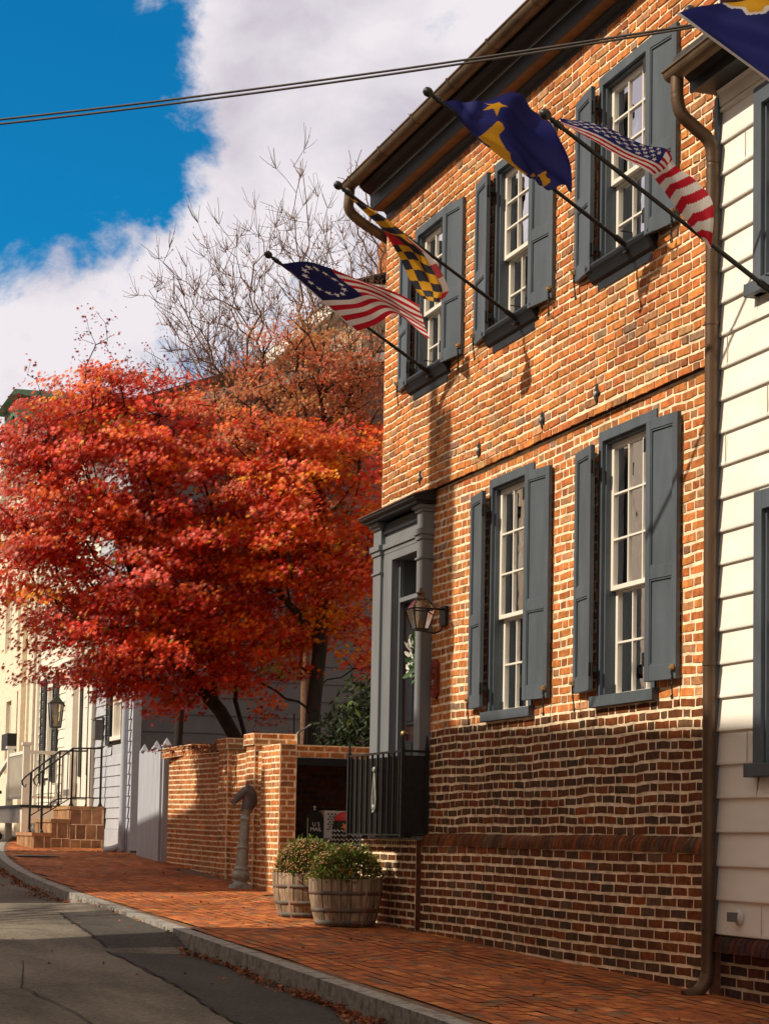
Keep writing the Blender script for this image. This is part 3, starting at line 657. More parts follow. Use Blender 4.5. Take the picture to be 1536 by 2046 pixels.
# ================================================================== WHITE NEIGHBOUR HOUSE
NX=6.385; NY0,NY1=3.5,11.79
nb=thing('white_house','white clapboard house with slate blue window trim right of the brick house','house',(NX,8,-1.0))
nU=(10.28,11.29,3.56,4.94); nL=(10.28,11.265,.44,2.27)
mb=MB(); jb=MB(); holes=[nU,nL]
z=-.577; ex=.2215
while z<5.02:
    z1=min(z+ex,5.03); segs=[(NY0,NY1)]
    for h in holes:
        if z<h[3]-.02 and z1>h[2]+.02:
            segs=[(NY0,h[0]),(h[1],NY1)]
            if z<h[2]-.02: mb.quad((NX-.024,h[0],z),(NX-.024,h[1],z),(NX-.004,h[1],h[2]),(NX-.004,h[0],h[2])); mb.quad((NX,h[0],z),(NX,h[1],z),(NX-.024,h[1],z),(NX-.024,h[0],z))
            if z1>h[3]+.02: mb.quad((NX-.012,h[0],h[3]),(NX-.012,h[1],h[3]),(NX-.004,h[1],z1+.004),(NX-.004,h[0],z1+.004))
    for (a,b) in segs:
        n=8
        for i in range(n):
            ya=a+(b-a)*i/n; yb=a+(b-a)*(i+1)/n; f=lambda y:.0015*math.sin(y*3+z*9)
            mb.quad((NX-.024+f(ya),ya,z),(NX-.024+f(yb),yb,z),(NX-.004,yb,z1+.004),(NX-.004,ya,z1+.004))
            mb.quad((NX,ya,z),(NX,yb,z),(NX-.024+f(yb),yb,z),(NX-.024+f(ya),ya,z))
            mb.quad((NX-.026+f(ya),ya,z+.004),(NX-.026+f(yb),yb,z+.004),(NX-.026+f(yb),yb,z+.022),(NX-.026+f(ya),ya,z+.022))
    z+=ex
for q in range(14):
    r_=rng.integers(0,25); yj=rng.uniform(9.2,11.7); zj=-.577+ex*r_
    if any(h[0]-.1<yj<h[1]+.1 and h[2]-.3<zj<h[3]+.1 for h in holes): continue
    jb.box((NX-.027,yj,zj+.002),(NX-.022,yj+.0035,zj+ex-.01))
mb.quad((NX+.01,NY0,-.6),(NX+.01,NY1,-.6),(NX+.01,NY1,.44),(NX+.01,NY0,.44)); mb.quad((NX+.01,NY0,2.27),(NX+.01,NY1,2.27),(NX+.01,NY1,3.56),(NX+.01,NY0,3.56)); mb.quad((NX+.01,NY0,4.94),(NX+.01,NY1,4.94),(NX+.01,NY1,5.1),(NX+.01,NY0,5.1))
mb.add([(NX,NY0,-1.5),(13,NY0,-1.5),(13,NY0,5.1),(9.7,NY0,7.2),(NX,NY0,5.1)],[(0,1,2,3,4)])
build('wall',mb,M['clap'],nb)
build('board_joint',jb,M['ochre'],nb,kind='stuff')
mb=MB(); Pf=lambda u,v,w:(NX+.012-w,u,v); sheet(mb,Pf,NY0,NY1,-1.6,-.578,mi=1)
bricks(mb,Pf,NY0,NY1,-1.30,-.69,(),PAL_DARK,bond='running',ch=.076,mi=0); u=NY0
mb2=MB()
while u<NY1-.02:
    w_=.07; pr=[(NX+.06,-.582)]+[(NX-.005-.062*math.sin(PI/2*i/5),-.69+.105*math.cos(PI/2*i/5)) for i in range(6)]+[(NX+.06,-.692)]
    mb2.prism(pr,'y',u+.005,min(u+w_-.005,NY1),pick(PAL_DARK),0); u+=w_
mb2.box((NX+.0,NY0,-.692),(NX+.06,NY1-.002,-.584),None,1)
build('foundation',mb,[M['brick'],M['mortar_grey']],nb,colors=True); build('water_table',mb2,[M['brick'],M['mortar_grey']],nb,colors=True)
mb=MB(); mb.box((NX-.045,NY1,-.577),(NX+.05,NY1+.045,5.06)); build('corner_board',mb,M['slate'],nb)
for (h,rail) in ((nU,4.30),(nL,1.42)):
    window(nb,NX-.035,(h[0]+h[1])/2,h[2],h[3],rail,(2,2),0,casing_w=.10,half=(h[1]-h[0])/2,cols=2,sillkind='plain')
mb=MB()
mb.prism([(NX-.004,5.0),(NX-.03,5.0),(NX-.04,5.08),(NX-.06,5.10),(NX-.004,5.10)],'y',NY0,NY1-.002)
build('frieze',mb,M['clap'],nb)
mb=MB(); mb.box((6.19,NY0,5.105),(NX,11.86,5.13)); mb.prism([(6.17,5.095),(6.17,5.17),(6.13,5.20),(6.12,5.25),(6.3,5.25),(6.3,5.135),(6.188,5.135),(6.188,5.095)],'y',NY0,11.87)
build('cornice',mb,M['slate_dark'],nb)
mb=MB(); GX,GZ,GR=6.06,5.235,.068; n=12
ring=[(GX-GR*math.cos(PI*k/n),GZ-GR*math.sin(PI*k/n)) for k in range(n+1)]
for k in range(n): mb.add([(ring[k][0],NY0,ring[k][1]),(ring[k+1][0],NY0,ring[k+1][1]),(ring[k+1][0],11.93,ring[k+1][1]),(ring[k][0],11.93,ring[k][1])],[(0,1,2,3)],None,0,True)
mb.add([(x,11.93,z) for x,z in ring],[tuple(range(n+1))]); mb.tube([(GX-GR,NY0,GZ),(GX-GR,11.93,GZ)],.010,8); build('gutter',mb,M['gutter'],nb)
mb=MB(); mb.hexa([(6.0,NY0-.1,5.25),(9.7,NY0-.1,7.4),(9.7,11.79,7.4),(6.0,11.79,5.25),(6.0,NY0-.1,5.29),(9.7,NY0-.1,7.45),(9.7,11.79,7.45),(6.0,11.79,5.29)]); build('roof',mb,M['shingle'],nb)
downspout(nb,[(6.06,11.84,5.18),(6.06,11.84,5.05),(6.09,11.835,4.93),(6.19,11.82,4.84),(6.285,11.80,4.75),(6.31,11.80,4.62),(6.31,11.80,4.3),(6.31,11.80,2.0),(6.31,11.80,.2),(6.31,11.80,-.72),(6.30,11.80,-.86),(6.24,11.80,-.95),(6.14,11.80,-.985)],.045,M['copper'],ribs=(1,2,3,4,5))
for z in (3.5,1.2,-.55):
    mb=MB(); mb.lathe([(.049,-.012),(.049,.012)],(6.31,11.80,z),12); mb.box((6.33,11.79,z-.01),(NX,11.81,z+.01)); build('pipe_strap',mb,M['copper'],nb)
mb=MB(); M4=Matrix.Rotation(-PI/2,4,'Y'); mb.lathe([(.052,0),(.052,.012),(.04,.018),(.03,.03)],(NX-.02,11.48,-.455),16,M4=M4); ow=build('wall_outlet',mb,M['whitep'],nb)
mb=MB(); mb.box((NX-.085,11.455,-.485),(NX-.045,11.53,-.425)); build('cover_box',mb,M['bin'],ow)

# ================================================================== FLAG POLES AND FLAGS
def flagpole(B,label,socket=True):
    d=Vector((-1.57,0,.935)); L=d.length; d.normalize(); B=Vector(B); T=B+d*L
    t=thing('flagpole',label,'flagpole',B,'black flagpoles jutting from the window sills')
    mb=MB(); mb.tube([B,B+d*.45],.016,10); mb.tube([B+d*.45,T-d*.05],.0135,10); build('pole',mb,M['black'],t)
    rot=Vector((0,0,1)).rotation_difference(d).to_matrix().to_4x4()
    mb=MB(); mb.lathe([(.015,-.14),(.02,-.135),(.016,-.12),(.022,-.105),(.022,-.085),(.014,-.075),(.02,-.06),(.012,-.05),(.012,-.04),(.027,-.03),(.034,-.01),(.034,.008),(.024,.028),(.001,.036)],T,14,M4=rot); build('finial',mb,M['black'],t)
    mb=MB(); mb.box((B.x-.01,B.y-.03,B.z-.06),(B.x+.08,B.y+.03,B.z-.045)); mb.lathe([(.022,-.02),(.024,.1)],B,10,M4=rot); mb.tube([B+Vector((.06,0,-.05)),B+Vector((.05,0,.10)),B+Vector((-.04,0,.10))],.006,6); build('socket',mb,M['black'],t)
    return t
B1,B2,B3,B4,B5=(6.29,17.31,4.37),(6.29,15.21,4.37),(6.29,13.095,4.40),(6.30,11.0,3.515),(6.30,9.1,3.41)
flagpole(B1,'black flagpole carrying the flag with a ring of stars, farthest left on the house')
flagpole(B2,'black flagpole carrying the black and gold chequered flag')
flagpole(B3,'black flagpole carrying the navy flag with gold star and letters')
flagpole(B4,'black flagpole carrying the stars and stripes, mounted on the white house')
flagpole(B5,'black flagpole at the top right corner carrying a navy flag with white heading')
def crom(p0,p1,p2,p3,t): return .5*((2*p1)+(p2-p0)*t+(2*p0-5*p1+4*p2-p3)*t*t+(3*p1-p0-3*p2+p3)*t**3)
def surf(G,u,v):
    n,m=G.shape[:2]; a=min(int(u*(n-1)),n-2); t=u*(n-1)-a; b=min(int(v*(m-1)),m-2); s=v*(m-1)-b
    row=crom(2*G[0]-G[1] if a==0 else G[a-1],G[a],G[a+1],2*G[n-1]-G[n-2] if a+2>n-1 else G[a+2],t)
    return crom(2*row[0]-row[1] if b==0 else row[b-1],row[b],row[b+1],2*row[m-1]-row[m-2] if b+2>m-1 else row[b+2],s)
def inpoly(x,y,P):
    c=False; n=len(P); j=n-1
    for i in range(n):
        if (P[i][1]>y)!=(P[j][1]>y) and x<(P[j][0]-P[i][0])*(y-P[i][1])/(P[j][1]-P[i][1])+P[i][0]: c=not c
        j=i
    return c
def star(cx,cy,r,ax=1,rot=0): return [(cx+(r if k%2==0 else r*.4)*math.sin(k*PI/5+rot)*ax,cy-(r if k%2==0 else r*.4)*math.cos(k*PI/5+rot)) for k in range(10)]
def flag(name,G,fc,nu,nv,label,wr=0.0,wf=(9,5),cat='flag'):
    G=np.array(G); mb=MB(); vs=[]
    nrm=np.cross(G[-1,0]-G[0,0],G[0,-1]-G[0,0]); nrm=nrm/np.linalg.norm(nrm)
    for i in range(nu+1):
        for j in range(nv+1):
            u,v=i/nu,j/nv; p=surf(G,u,v)
            p=p+nrm*wr*math.sin(wf[0]*u+wf[1]*v+1.3*math.sin(5*v))*min(1,u*4)+nrm*wr*.5*math.sin(17*u-11*v)*min(1,u*3)
            vs.append(tuple(p))
    mb.v=vs
    for i in range(nu):
        for j in range(nv):
            mb.f.append((i*(nv+1)+j,(i+1)*(nv+1)+j,(i+1)*(nv+1)+j+1,i*(nv+1)+j+1)); mb.c.append(fc((i+.5)/nu,(j+.5)/nv)); mb.mi.append(0); mb.sm.append(True)
    return build(name,mb,M['flag'],None,label,colors=True,cat=cat,group='flags flown from the house fronts',org=tuple(G[0,0]))
NAVY=(.012,.014,.085); RED=(.48,.012,.03); WHT=(.72,.69,.66); GOLD=(.66,.34,.02); BLK=(.03,.03,.045); BLUE=(.022,.028,.17)
P1=[[(4.838,17.31,5.231),(5.208,17.31,4.953),(5.582,17.31,4.677)],[(5.056,17.08,5.207),(5.418,17.12,4.941),(5.72,17.1,4.721)],[(5.322,16.86,5.076),(5.567,16.9,4.911),(5.813,16.88,4.761)],[(5.628,16.66,4.916),(5.791,16.68,4.751),(5.906,16.62,4.588)],[(5.884,16.45,4.744),(5.939,16.45,4.587),(5.978,16.42,4.439)]]
ST=[star(.205+.125*math.cos(2*PI*k/13+.2),.27+.19*math.sin(2*PI*k/13+.2),.042,.66) for k in range(13)]
def c1(u,v):
    if u<.015: return WHT
    if u<.40 and v<7/13:
        for s in ST:
            if inpoly(u,v,s): return WHT
        return NAVY
    return RED if int(v*13)%2==0 else WHT
flag('ring_star_flag',P1,c1,150,104,'striped flag whose navy canton holds a ring of thirteen white stars',.012)
P2=[[(4.811,15.22,5.229),(4.823,15.2,5.208),(4.838,15.18,5.191),(4.861,15.2,5.2)],[(4.984,15.24,5.102),(5.015,15.2,5.085),(5.054,15.15,5.075),(5.09,15.18,5.088)],[(5.11,15.26,5.009),(5.16,15.2,4.969),(5.228,15.12,4.929),(5.303,15.16,4.941)],[(5.224,15.28,4.89),(5.301,15.2,4.868),(5.397,15.1,4.809),(5.505,15.18,4.81)],[(5.312,15.3,4.762),(5.409,15.2,4.733),(5.489,15.08,4.647),(5.595,15.18,4.711)],[(5.404,15.3,4.586),(5.513,15.2,4.547),(5.571,15.06,4.492),(5.678,15.16,4.542)],[(5.497,15.26,4.46),(5.539,15.18,4.423),(5.565,15.12,4.402),(5.646,15.14,4.462)]]
def c2(u,v):
    if v>.74 and u>.36:
        if u<.5: return RED if v<.86 else WHT
        return WHT if u<.62 or .74<u<.87 else RED
    if u<.36: return GOLD if int(u/.06+ (v*.7))%2==0 else BLK
    if u<.50: return (RED if v<.45-.8*(u-.36) else BLK) if v<.6 else GOLD if u<.43 else BLK
    r=int((u-.5)/.077+v*.5); cidx=0 if v<.17 else 1 if v<.44 else 2
    return BLK if (r+cidx)%2==0 else GOLD
flag('chequered_flag',P2,c2,156,60,'folded flag with black and gold checks and a red and white edge',.006,(14,3))
P3=[[(4.837,13.1,5.282),(5.125,13.1,5.035),(5.52,13.1,4.803)],[(4.968,12.98,5.247),(5.295,13.02,5.048),(5.593,13.02,4.743)],[(5.098,12.78,5.25),(5.42,12.9,5.044),(5.66,12.93,4.694)],[(5.199,12.5,5.158),(5.539,12.7,5.022),(5.747,12.85,4.655)]]
STAR3=[(.558,.033),(.583,.092),(.683,.075),(.608,.15),(.625,.208),(.55,.183),(.475,.242),(.517,.15),(.458,.108),(.542,.1)]
N3=[(.03,.46),(.4,.317),(.333,.442),(.258,.475),(.2,.567),(.158,.642),(.15,.7),(.093,.767),(.077,.833),(.067,.95),(.0,.95),(.0,.60),(.05,.58),(.03,.54)]
V3=[(.05,.975),(.333,.875),(.467,.858),(.442,.917),(.4,.967),(.292,.983),(.333,.942),(.3,.917),(.192,.95)]
Y3=[(.492,.85),(.675,.825),(.65,.85),(.617,.858),(.617,.892),(.642,.908),(.625,.933),(.5,.95),(.525,.925),(.542,.9),(.533,.858)]
def c3(u,v): return GOLD if any(inpoly(u,v,q) for q in (STAR3,N3,V3,Y3)) else BLUE
flag('navy_star_flag',P3,c3,110,140,'navy blue flag with a gold star above large gold letters',.038,(8,9))
P4=[[(4.826,11.0,4.439),(4.837,11.0,4.421),(4.85,11.0,4.404)],[(5.06,10.9,4.393),(5.061,10.96,4.369),(5.053,11.0,4.328)],[(5.3,10.8,4.269),(5.272,10.9,4.254),(5.231,11.0,4.25)],[(5.42,10.72,4.228),(5.417,10.82,4.175),(5.401,10.98,4.183)],[(5.497,10.75,4.147),(5.492,10.84,4.106),(5.484,10.98,4.117)],[(5.657,10.78,4.077),(5.6,10.84,4.006),(5.579,10.96,3.989)],[(5.79,10.82,3.96),(5.729,10.86,3.869),(5.684,10.94,3.858)],[(5.81,10.88,3.697),(5.8,10.9,3.717),(5.772,10.92,3.771)]]
S4=[star(.035+.042*a+(.021 if b%2 else 0),.07+.125*b,.075,.21) for a in range(9) for b in range(4)]
def c4(u,v):
    if u<.43 and v<.62-(0 if u<.2 else .4*(u-.2)):
        for s in S4:
            if inpoly(u,v,s): return WHT
        return BLUE
    if u<.50: return RED if int((v-.3)*11+u*3)%2 else WHT
    q=(u-.5)*21-1.6*abs(v-.62)+(.5); return RED if int(math.floor(q))%2 else WHT
flag('many_star_flag',P4,c4,180,60,'stars and stripes flag twisted around its pole before the copper downspout',.006,(12,3))
P5=[[(4.647,9.1,4.323),(4.911,9.1,4.185),(5.209,9.1,4.031)],[(4.744,8.9,4.307),(5.006,8.9,4.169),(5.301,8.9,4.013)],[(4.808,8.6,4.233),(5.065,8.6,4.102),(5.354,8.6,3.937)],[(4.966,8.2,4.207),(5.217,8.2,4.046),(5.5,8.2,3.888)]]
E5=[(.47,.0),(.80,.0),(.80,.10),(.66,.16),(.60,.22),(.52,.19),(.56,.10),(.50,.06)]; E5o=[(.44,.0),(.84,.0),(.84,.12),(.68,.2),(.6,.255),(.49,.21),(.52,.11),(.46,.08)]
def c5(u,v):
    if u<.035: return (.62,.58,.55)
    return GOLD if inpoly(u,v,E5) else WHT if inpoly(u,v,E5o) else BLUE
flag('navy_emblem_flag',P5,c5,120,80,'navy flag with white heading and gold emblem cut off by the top right corner',.01)

# ---- overhead cables
def cable(label,a,b,sag,r):
    mb=MB(); a=Vector(a); b=Vector(b); n=40; pts=[]
    for i in range(n+1):
        t=i/n; p=a.lerp(b,t); p.z-=sag*4*t*(1-t); pts.append(p)
    mb.tube(pts,r,6); return build('overhead_cable',mb,M['cable'],None,label,cat='cable',group='overhead service cables')
ca=(-2.55,17.66,5.30); 
cable('upper of the two thin cables crossing the sky to the white house',ca,(6.36,10.2,5.115),.17,.008)
cable('lower of the two thin cables crossing the sky to the white house',(-2.55,17.66,5.27),(6.36,10.2,5.104),.182,.008)
t=thing('utility_pole','tall wooden utility pole at the far kerb of the street','pole',(-2.6,17.7,-1))
mb=MB(); mb.tube([(-2.6,17.7,-1.2),(-2.6,17.7,7.0)],[.15,.11],12); build('shaft',mb,M['pole_wood'],t)
mb=MB(); mb.box((-2.66,17.0,6.4),(-2.54,18.4,6.52)); build('crossarm',mb,M['pole_wood'],t)

# ================================================================== GARDEN WALL AND ENCLOSURE
WK=.07; WB=X0+.30-WK*23.44
def wx(y): return WB+WK*y
gw=thing('garden_wall','brick garden wall with tall capped piers between the brick house and the gate','wall',(6.8,25,-.68))
def pier(nm,y0,y1,x1,ztop,cap,zb=-.75,proud=0.0):
    mb=MB(); xa=wx(y0)-proud
    mb.box((xa,y0,zb),(x1,y1,ztop),None,1)
    Pf=lambda u,v,w:(xa-w,u,v); Pn=lambda u,v,w:(u,y0-w,v)
    bricks(mb,Pf,y0,y1,zb,ztop,(),PAL_GW,bond='flemish',ch=.0741,mi=0); bricks(mb,Pn,xa,x1,zb,ztop,(),PAL_GW,bond='running',ch=.0741,L=.205,mi=0)
    if cap:
        o=.03; zc=ztop+.15
        mb.box((xa-o,y0-o,ztop),(x1+o,y1+o,zc),None,1)
        Pf2=lambda u,v,w:(xa-o-w,u,v); Pn2=lambda u,v,w:(u,y0-o-w,v)
        bricks(mb,Pf2,y0-o,y1+o,ztop,zc,(),PAL_GW,bond='running',ch=.075,mi=0); bricks(mb,Pn2,xa-o,x1+o,ztop,zc,(),PAL_GW,bond='running',ch=.075,mi=0)
        Pt=lambda u,v,w:(u,v,zc+w); bricks(mb,Pt,xa-o,x1+o,y0-o,y1+o,(),PAL_GW,bond='running',ch=.1,mi=0)
    return build(nm,mb,[M['brick'],M['mortar']],gw,colors=True)
pier('pier',23.44,24.28,6.91,1.138,False)
pier('pier',25.03,25.45,7.34,1.19,True)
pier('pier',26.93,27.42,7.36,1.21,True)
mb=MB(); y0,y1=27.42,32.42
mb.add([(wx(y0)+.04,y0,-.75),(wx(y1)+.04,y1,-.75),(wx(y1)+.30,y1,-.75),(wx(y0)+.30,y0,-.75),(wx(y0)+.04,y0,1.19),(wx(y1)+.04,y1,1.30),(wx(y1)+.30,y1,1.30),(wx(y0)+.30,y0,1.19)],[(0,1,5,4),(4,5,6,7),(3,0,4,7),(1,2,6,5)],None,1)
bricks(mb,lambda u,v,w:(wx(u)+.04-w,u,v+.021*(u-y0)*(v+.75)/1.94),y0,y1,-.75,1.19,(),PAL_GW,bond='flemish',ch=.0741,mi=0)
mb.add([(wx(24.28)+.05,24.28,-.75),(wx(25.03)+.05,25.03,-.75),(wx(25.03)+.05,25.03,1.1),(wx(24.28)+.05,24.28,1.1)],[(0,1,2,3)],None,1)
bricks(mb,lambda u,v,w:(wx(u)+.05-w,u,v),24.28,25.03,-.75,1.1,(),PAL_GW,bond='flemish',mi=0)
bricks(mb,lambda u,v,w:(wx(u)+.06-w,u,v),25.45,26.93,-.75,1.12,(),PAL_GW,bond='flemish',mi=0)
mb.add([(wx(25.45)+.06,25.45,-.75),(wx(26.93)+.06,26.93,-.75),(wx(26.93)+.06,26.93,1.12),(wx(25.45)+.06,25.45,1.12)],[(0,1,2,3)],None,1)
build('wall_panel',mb,[M['brick'],M['mortar']],gw,colors=True)
mb=MB(); xa=wx(32)-.05; mb.box((xa,30.4,1.26),(xa+.30,32.46,1.42),None,1)
bricks(mb,lambda u,v,w:(xa-w,u,v),30.4,32.46,1.26,1.42,(),PAL_GW,bond='running',ch=.08,mi=0); bricks(mb,lambda u,v,w:(u,30.4-w,v),xa,xa+.3,1.26,1.42,(),PAL_GW,bond='running',ch=.08,mi=0); bricks(mb,lambda u,v,w:(u,v,1.42+w),xa,xa+.3,30.4,32.46,(),PAL_GW,bond='running',ch=.1,mi=0)
build('coping',mb,[M['brick'],M['mortar']],gw,colors=True)
mb=MB(); mb.box((6.91,24.0,1.0),(9.2,24.28,1.16),None,1); bricks(mb,lambda u,v,w:(u,24.0-w,v),6.91,9.2,1.0,1.155,(),PAL_GW,bond='running',ch=.0775,L=.2,mi=0)
mb.box((6.95,25.2,-.8),(9.2,25.4,1.1),(.08,.045,.03),0); bricks(mb,lambda u,v,w:(u,25.2-w,v),6.95,9.2,-.7,1.0,(),PAL_DARK,bond='running',mi=0)  # back wall in dark tones, shade of the recess put into the colour
mb.box((6.92,24.3,1.02),(9.2,25.2,1.10),None,1)  # unseen top slab, added to keep light out of the recess
build('enclosure',mb,[M['brick'],M['mortar']],gw,colors=True)
mb=MB(); mb.box((6.90,23.985,.905),(9.2,24.10,.998)); build('lintel',mb,M['slate_dark'],gw,bevel=.003)

# things kept in the enclosure
zg=zs(7.5,24.5)
t=thing('storage_box','grey plastic storage box inside the brick enclosure beneath the mailbox','box',(7.6,24.45,zg))
mb=MB(); mb.box((7.19,24.2,zg),(8.1,24.75,-.06)); build('body',mb,M['bin'],t,bevel=.02)
mb=MB(); mb.box((7.16,24.17,-.055),(8.13,24.78,-.0)); build('lid',mb,M['bin'],t,bevel=.02)
t=thing('mailbox','black metal mailbox lettered U S MAIL on the grey storage box','mailbox',(7.42,24.40,.0))
mb=MB(); mb.prism([(7.31,.0),(7.53,.0),(7.53,.26),(7.50,.32),(7.42,.35),(7.34,.32),(7.31,.26)],'y',24.30,24.46); build('body',mb,M['louver'],t,bevel=.004)
mb=MB(); mb.box((7.318,24.292,.02),(7.33,24.30,.25)); mb.tube([(7.42,24.33,.35),(7.42,24.33,.37)],.012,8); mb.sphere((7.42,24.33,.39),.018,8); build('latch',mb,M['silver'],t)
def text(name,body,size,loc,rot,m,parent):
    cu=bpy.data.curves.new(name,'FONT'); cu.body=body; cu.size=size; cu.align_x='CENTER'; cu.extrude=.001; cu.space_line=.9
    o=bpy.data.objects.new(name,cu); COL.objects.link(o); dg=bpy.context.evaluated_depsgraph_get(); me=bpy.data.meshes.new_from_object(o.evaluated_get(dg)); bpy.data.objects.remove(o)
    me.materials.clear(); me.materials.append(m); o=bpy.data.objects.new(name,me); COL.objects.link(o); o.parent=parent; o.location=Vector(loc)-ORG[parent.name]; o.rotation_euler=rot; ORG[o.name]=ORG[parent.name]; return o
text('lettering','U S\nMAIL',.07,(7.435,24.296,.15),(PI/2,0,0),M['paper'],t)
t=thing('perforated_crate','white plastic crate with a block of round holes beside the mailbox','crate',(7.72,24.42,.0))
mb=MB(); mb.box((7.55,24.34,.0),(7.94,24.56,.35)); build('body',mb,M['whitep'],t,bevel=.006)
mb=MB(); M4=Matrix.Rotation(PI/2,4,'X')
for r in range(7):
    for c in range(3 if r%2==0 else 2):
        mb.lathe([(.015,0),(.015,.002)],(7.61+c*.046+(.023 if r%2 else 0),24.339,.305-r*.032),10,M4=M4)
build('hole',mb,M['bin'],t,kind='stuff')
mb=MB(); mb.box((7.70,24.334,.03),(7.80,24.34,.085)); build('label_plate',mb,M['louver'],t)
t=thing('woven_basket','black woven basket with orange star and red lid behind the iron railing','basket',(7.70,23.86,-.25))
mb=MB(); mb.lathe([(.14,-.40),(.17,-.25),(.185,0),(.175,.16),(.15,.22)],(7.70,23.86,0),20); build('body',mb,M['louver'],t)
mb=MB()
for r in range(9):
    z=-.33+r*.055
    for k in range(20):
        a=2*PI*k/20; rr=.15+.035*min(1,(z+.4)/.4)+.002; a2=a+2*PI/40
        p=lambda a,z:(7.70+rr*math.cos(a),23.86+rr*math.sin(a),z)
        mb.tube([p(a,z),p(a2,z-.03)],.006,5); mb.tube([p(a2,z-.03),p(a2+2*PI/40,z)],.004,5)
build('weave',mb,M['silver'],t,kind='stuff')
mb=MB(); S_=star(7.62,.15,.055); mb.prism(S_,'y',23.675,23.682); build('star',mb,M['orange'],t)
mb=MB(); mb.lathe([(.16,.22),(.15,.27),(.09,.32),(.01,.34)],(7.70,23.86,0),16); build('lid',mb,M['redp'],t)
mb=MB(); mb.box((7.535,23.78,-.19),(7.57,23.80,-.04)); build('ribbon',mb,M['pinkp'],t)

# gate
t=thing('wooden_gate','pale blue boarded wooden gate with pointed posts between wall and grey house','gate',(7.45,34,-.42))
for y in (32.62,33.75,35.2):
    x=wx(y)+.02; mb=MB(); mb.box((x-.055,y-.055,-.5),(x+.055,y+.055,1.47)); p=build('post',mb,M['gate'],t)
    mb=MB(); mb.box((x-.075,y-.075,1.47),(x+.075,y+.075,1.495)); mb.add([(x-.062,y-.062,1.495),(x+.062,y-.062,1.495),(x+.062,y+.062,1.495),(x-.062,y+.062,1.495),(x,y,1.62)],[(0,1,4),(1,2,4),(2,3,4),(3,0,4)]); build('post_cap',mb,M['gate'],p)
for k in range(13):
    y=32.66+k*.195; x=wx(y)-.075; xb=wx(y+.187)-.075; z1=1.44+.02*math.sin(k*1.7); mb=MB()
    mb.hexa([(x,y,-.44),(x+.03,y,-.44),(xb+.03,y+.187,-.44),(xb,y+.187,-.44),(x,y,z1),(x+.03,y,z1),(xb+.03,y+.187,z1),(xb,y+.187,z1)]); build('board',mb,M['gate'],t)
# ================================================================== GREY HOUSE
FX=7.62; GY0,GY1=36.5,40.25
gh=thing('grey_house','grey clapboard house behind the maples with pale blue street front','house',(FX,GY0,-.4))
mb=MB(); z=-.45
def lap(mb,P,u0,u1,z0,z1,ex,holes=(),d=.022,mi=0):
    z=z0
    while z<z1-.01:
        zb=min(z+ex,z1); segs=[(u0,u1)]
        for h in holes:
            if z<h[3]-.02 and zb>h[2]+.02:
                ns=[]
                for a,b in segs:
                    if h[0]>a and h[1]<b: ns+=[(a,h[0]),(h[1],b)]
                    else: ns.append((a,b))
                segs=ns
        for a,b in segs:
            mb.quad(P(a,z,d),P(b,z,d),P(b,zb,.002),P(a,zb,.002),None,mi); mb.quad(P(a,z,0),P(b,z,0),P(b,z,d),P(a,z,d),None,mi)
        z+=ex
Ps=lambda u,v,w:(u,GY0-w,v); lap(mb,Ps,FX,19,-.45,7.7,.338)
mb.quad((FX,GY0+.01,-.6),(19,GY0+.01,-.6),(19,GY0+.01,7.8),(FX,GY0+.01,7.8))
mb.add([(FX,GY0,7.7),(13.0,GY0,9.45),(18.4,GY0,7.7)],[(0,1,2)])
build('side_wall',mb,M['gray_side'],gh)
mb=MB(); hB=(37.45,38.55,1.72,3.4); Pf=lambda u,v,w:(FX-w,u,v); lap(mb,Pf,GY0,GY1,.10,7.7,.205,[hB])
mb.quad((FX+.005,GY0,1.7-2),(FX+.005,GY1,1.7-2),(FX+.005,GY1,1.72),(FX+.005,GY0,1.72)); mb.quad((FX+.005,GY0,3.4),(FX+.005,GY1,3.4),(FX+.005,GY1,7.8),(FX+.005,GY0,7.8)); mb.box((FX-.035,GY0-.01,-.6),(FX+.1,GY1,.095))
build('street_wall',mb,M['blue_side'],gh)
window(gh,FX,(hB[0]+hB[1])/2,hB[2]+.08,hB[3],2.55,(2,2),0,casing_w=.12,half=.50,cols=2,casem='white')
def louver(parent,x,y0,y1,z0,z1):
    mb=MB(); mb.box((x-.035,y0,z0),(x,y0+.06,z1)); mb.box((x-.035,y1-.06,z0),(x,y1,z1)); mb.box((x-.035,y0+.06,z0),(x,y1-.06,z0+.09)); mb.box((x-.035,y0+.06,z1-.07),(x,y1-.06,z1)); zm=(z0+z1)/2; mb.box((x-.035,y0+.06,zm-.04),(x,y1-.06,zm+.04))
    z=z0+.10
    while z<z1-.09:
        if not zm-.07<z<zm+.03: mb.hexa([(x-.032,y0+.06,z),(x-.026,y0+.06,z),(x-.026,y1-.06,z),(x-.032,y1-.06,z),(x-.010,y0+.06,z+.04),(x-.004,y0+.06,z+.04),(x-.004,y1-.06,z+.04),(x-.010,y1-.06,z+.04)])
        z+=.05
    return build('louvered_shutter',mb,M['louver'],parent)
louver(gh,FX-.03,38.55,38.98,1.74,3.42); louver(gh,FX-.03,37.02,37.45,1.74,3.42)
mb=MB(); mb.box((FX-.04,GY0-.04,-.3),(FX+.12,GY0,7.7)); build('corner_board',mb,M['blue_side'],gh)
downspout(gh,[(FX-.12,36.78,7.5),(FX-.12,36.78,3),(FX-.12,36.78,-.05),(FX-.13,36.8,-.2),(FX-.28,36.9,-.28),(FX-.40,36.98,-.30)],.065,M['blue_side'])
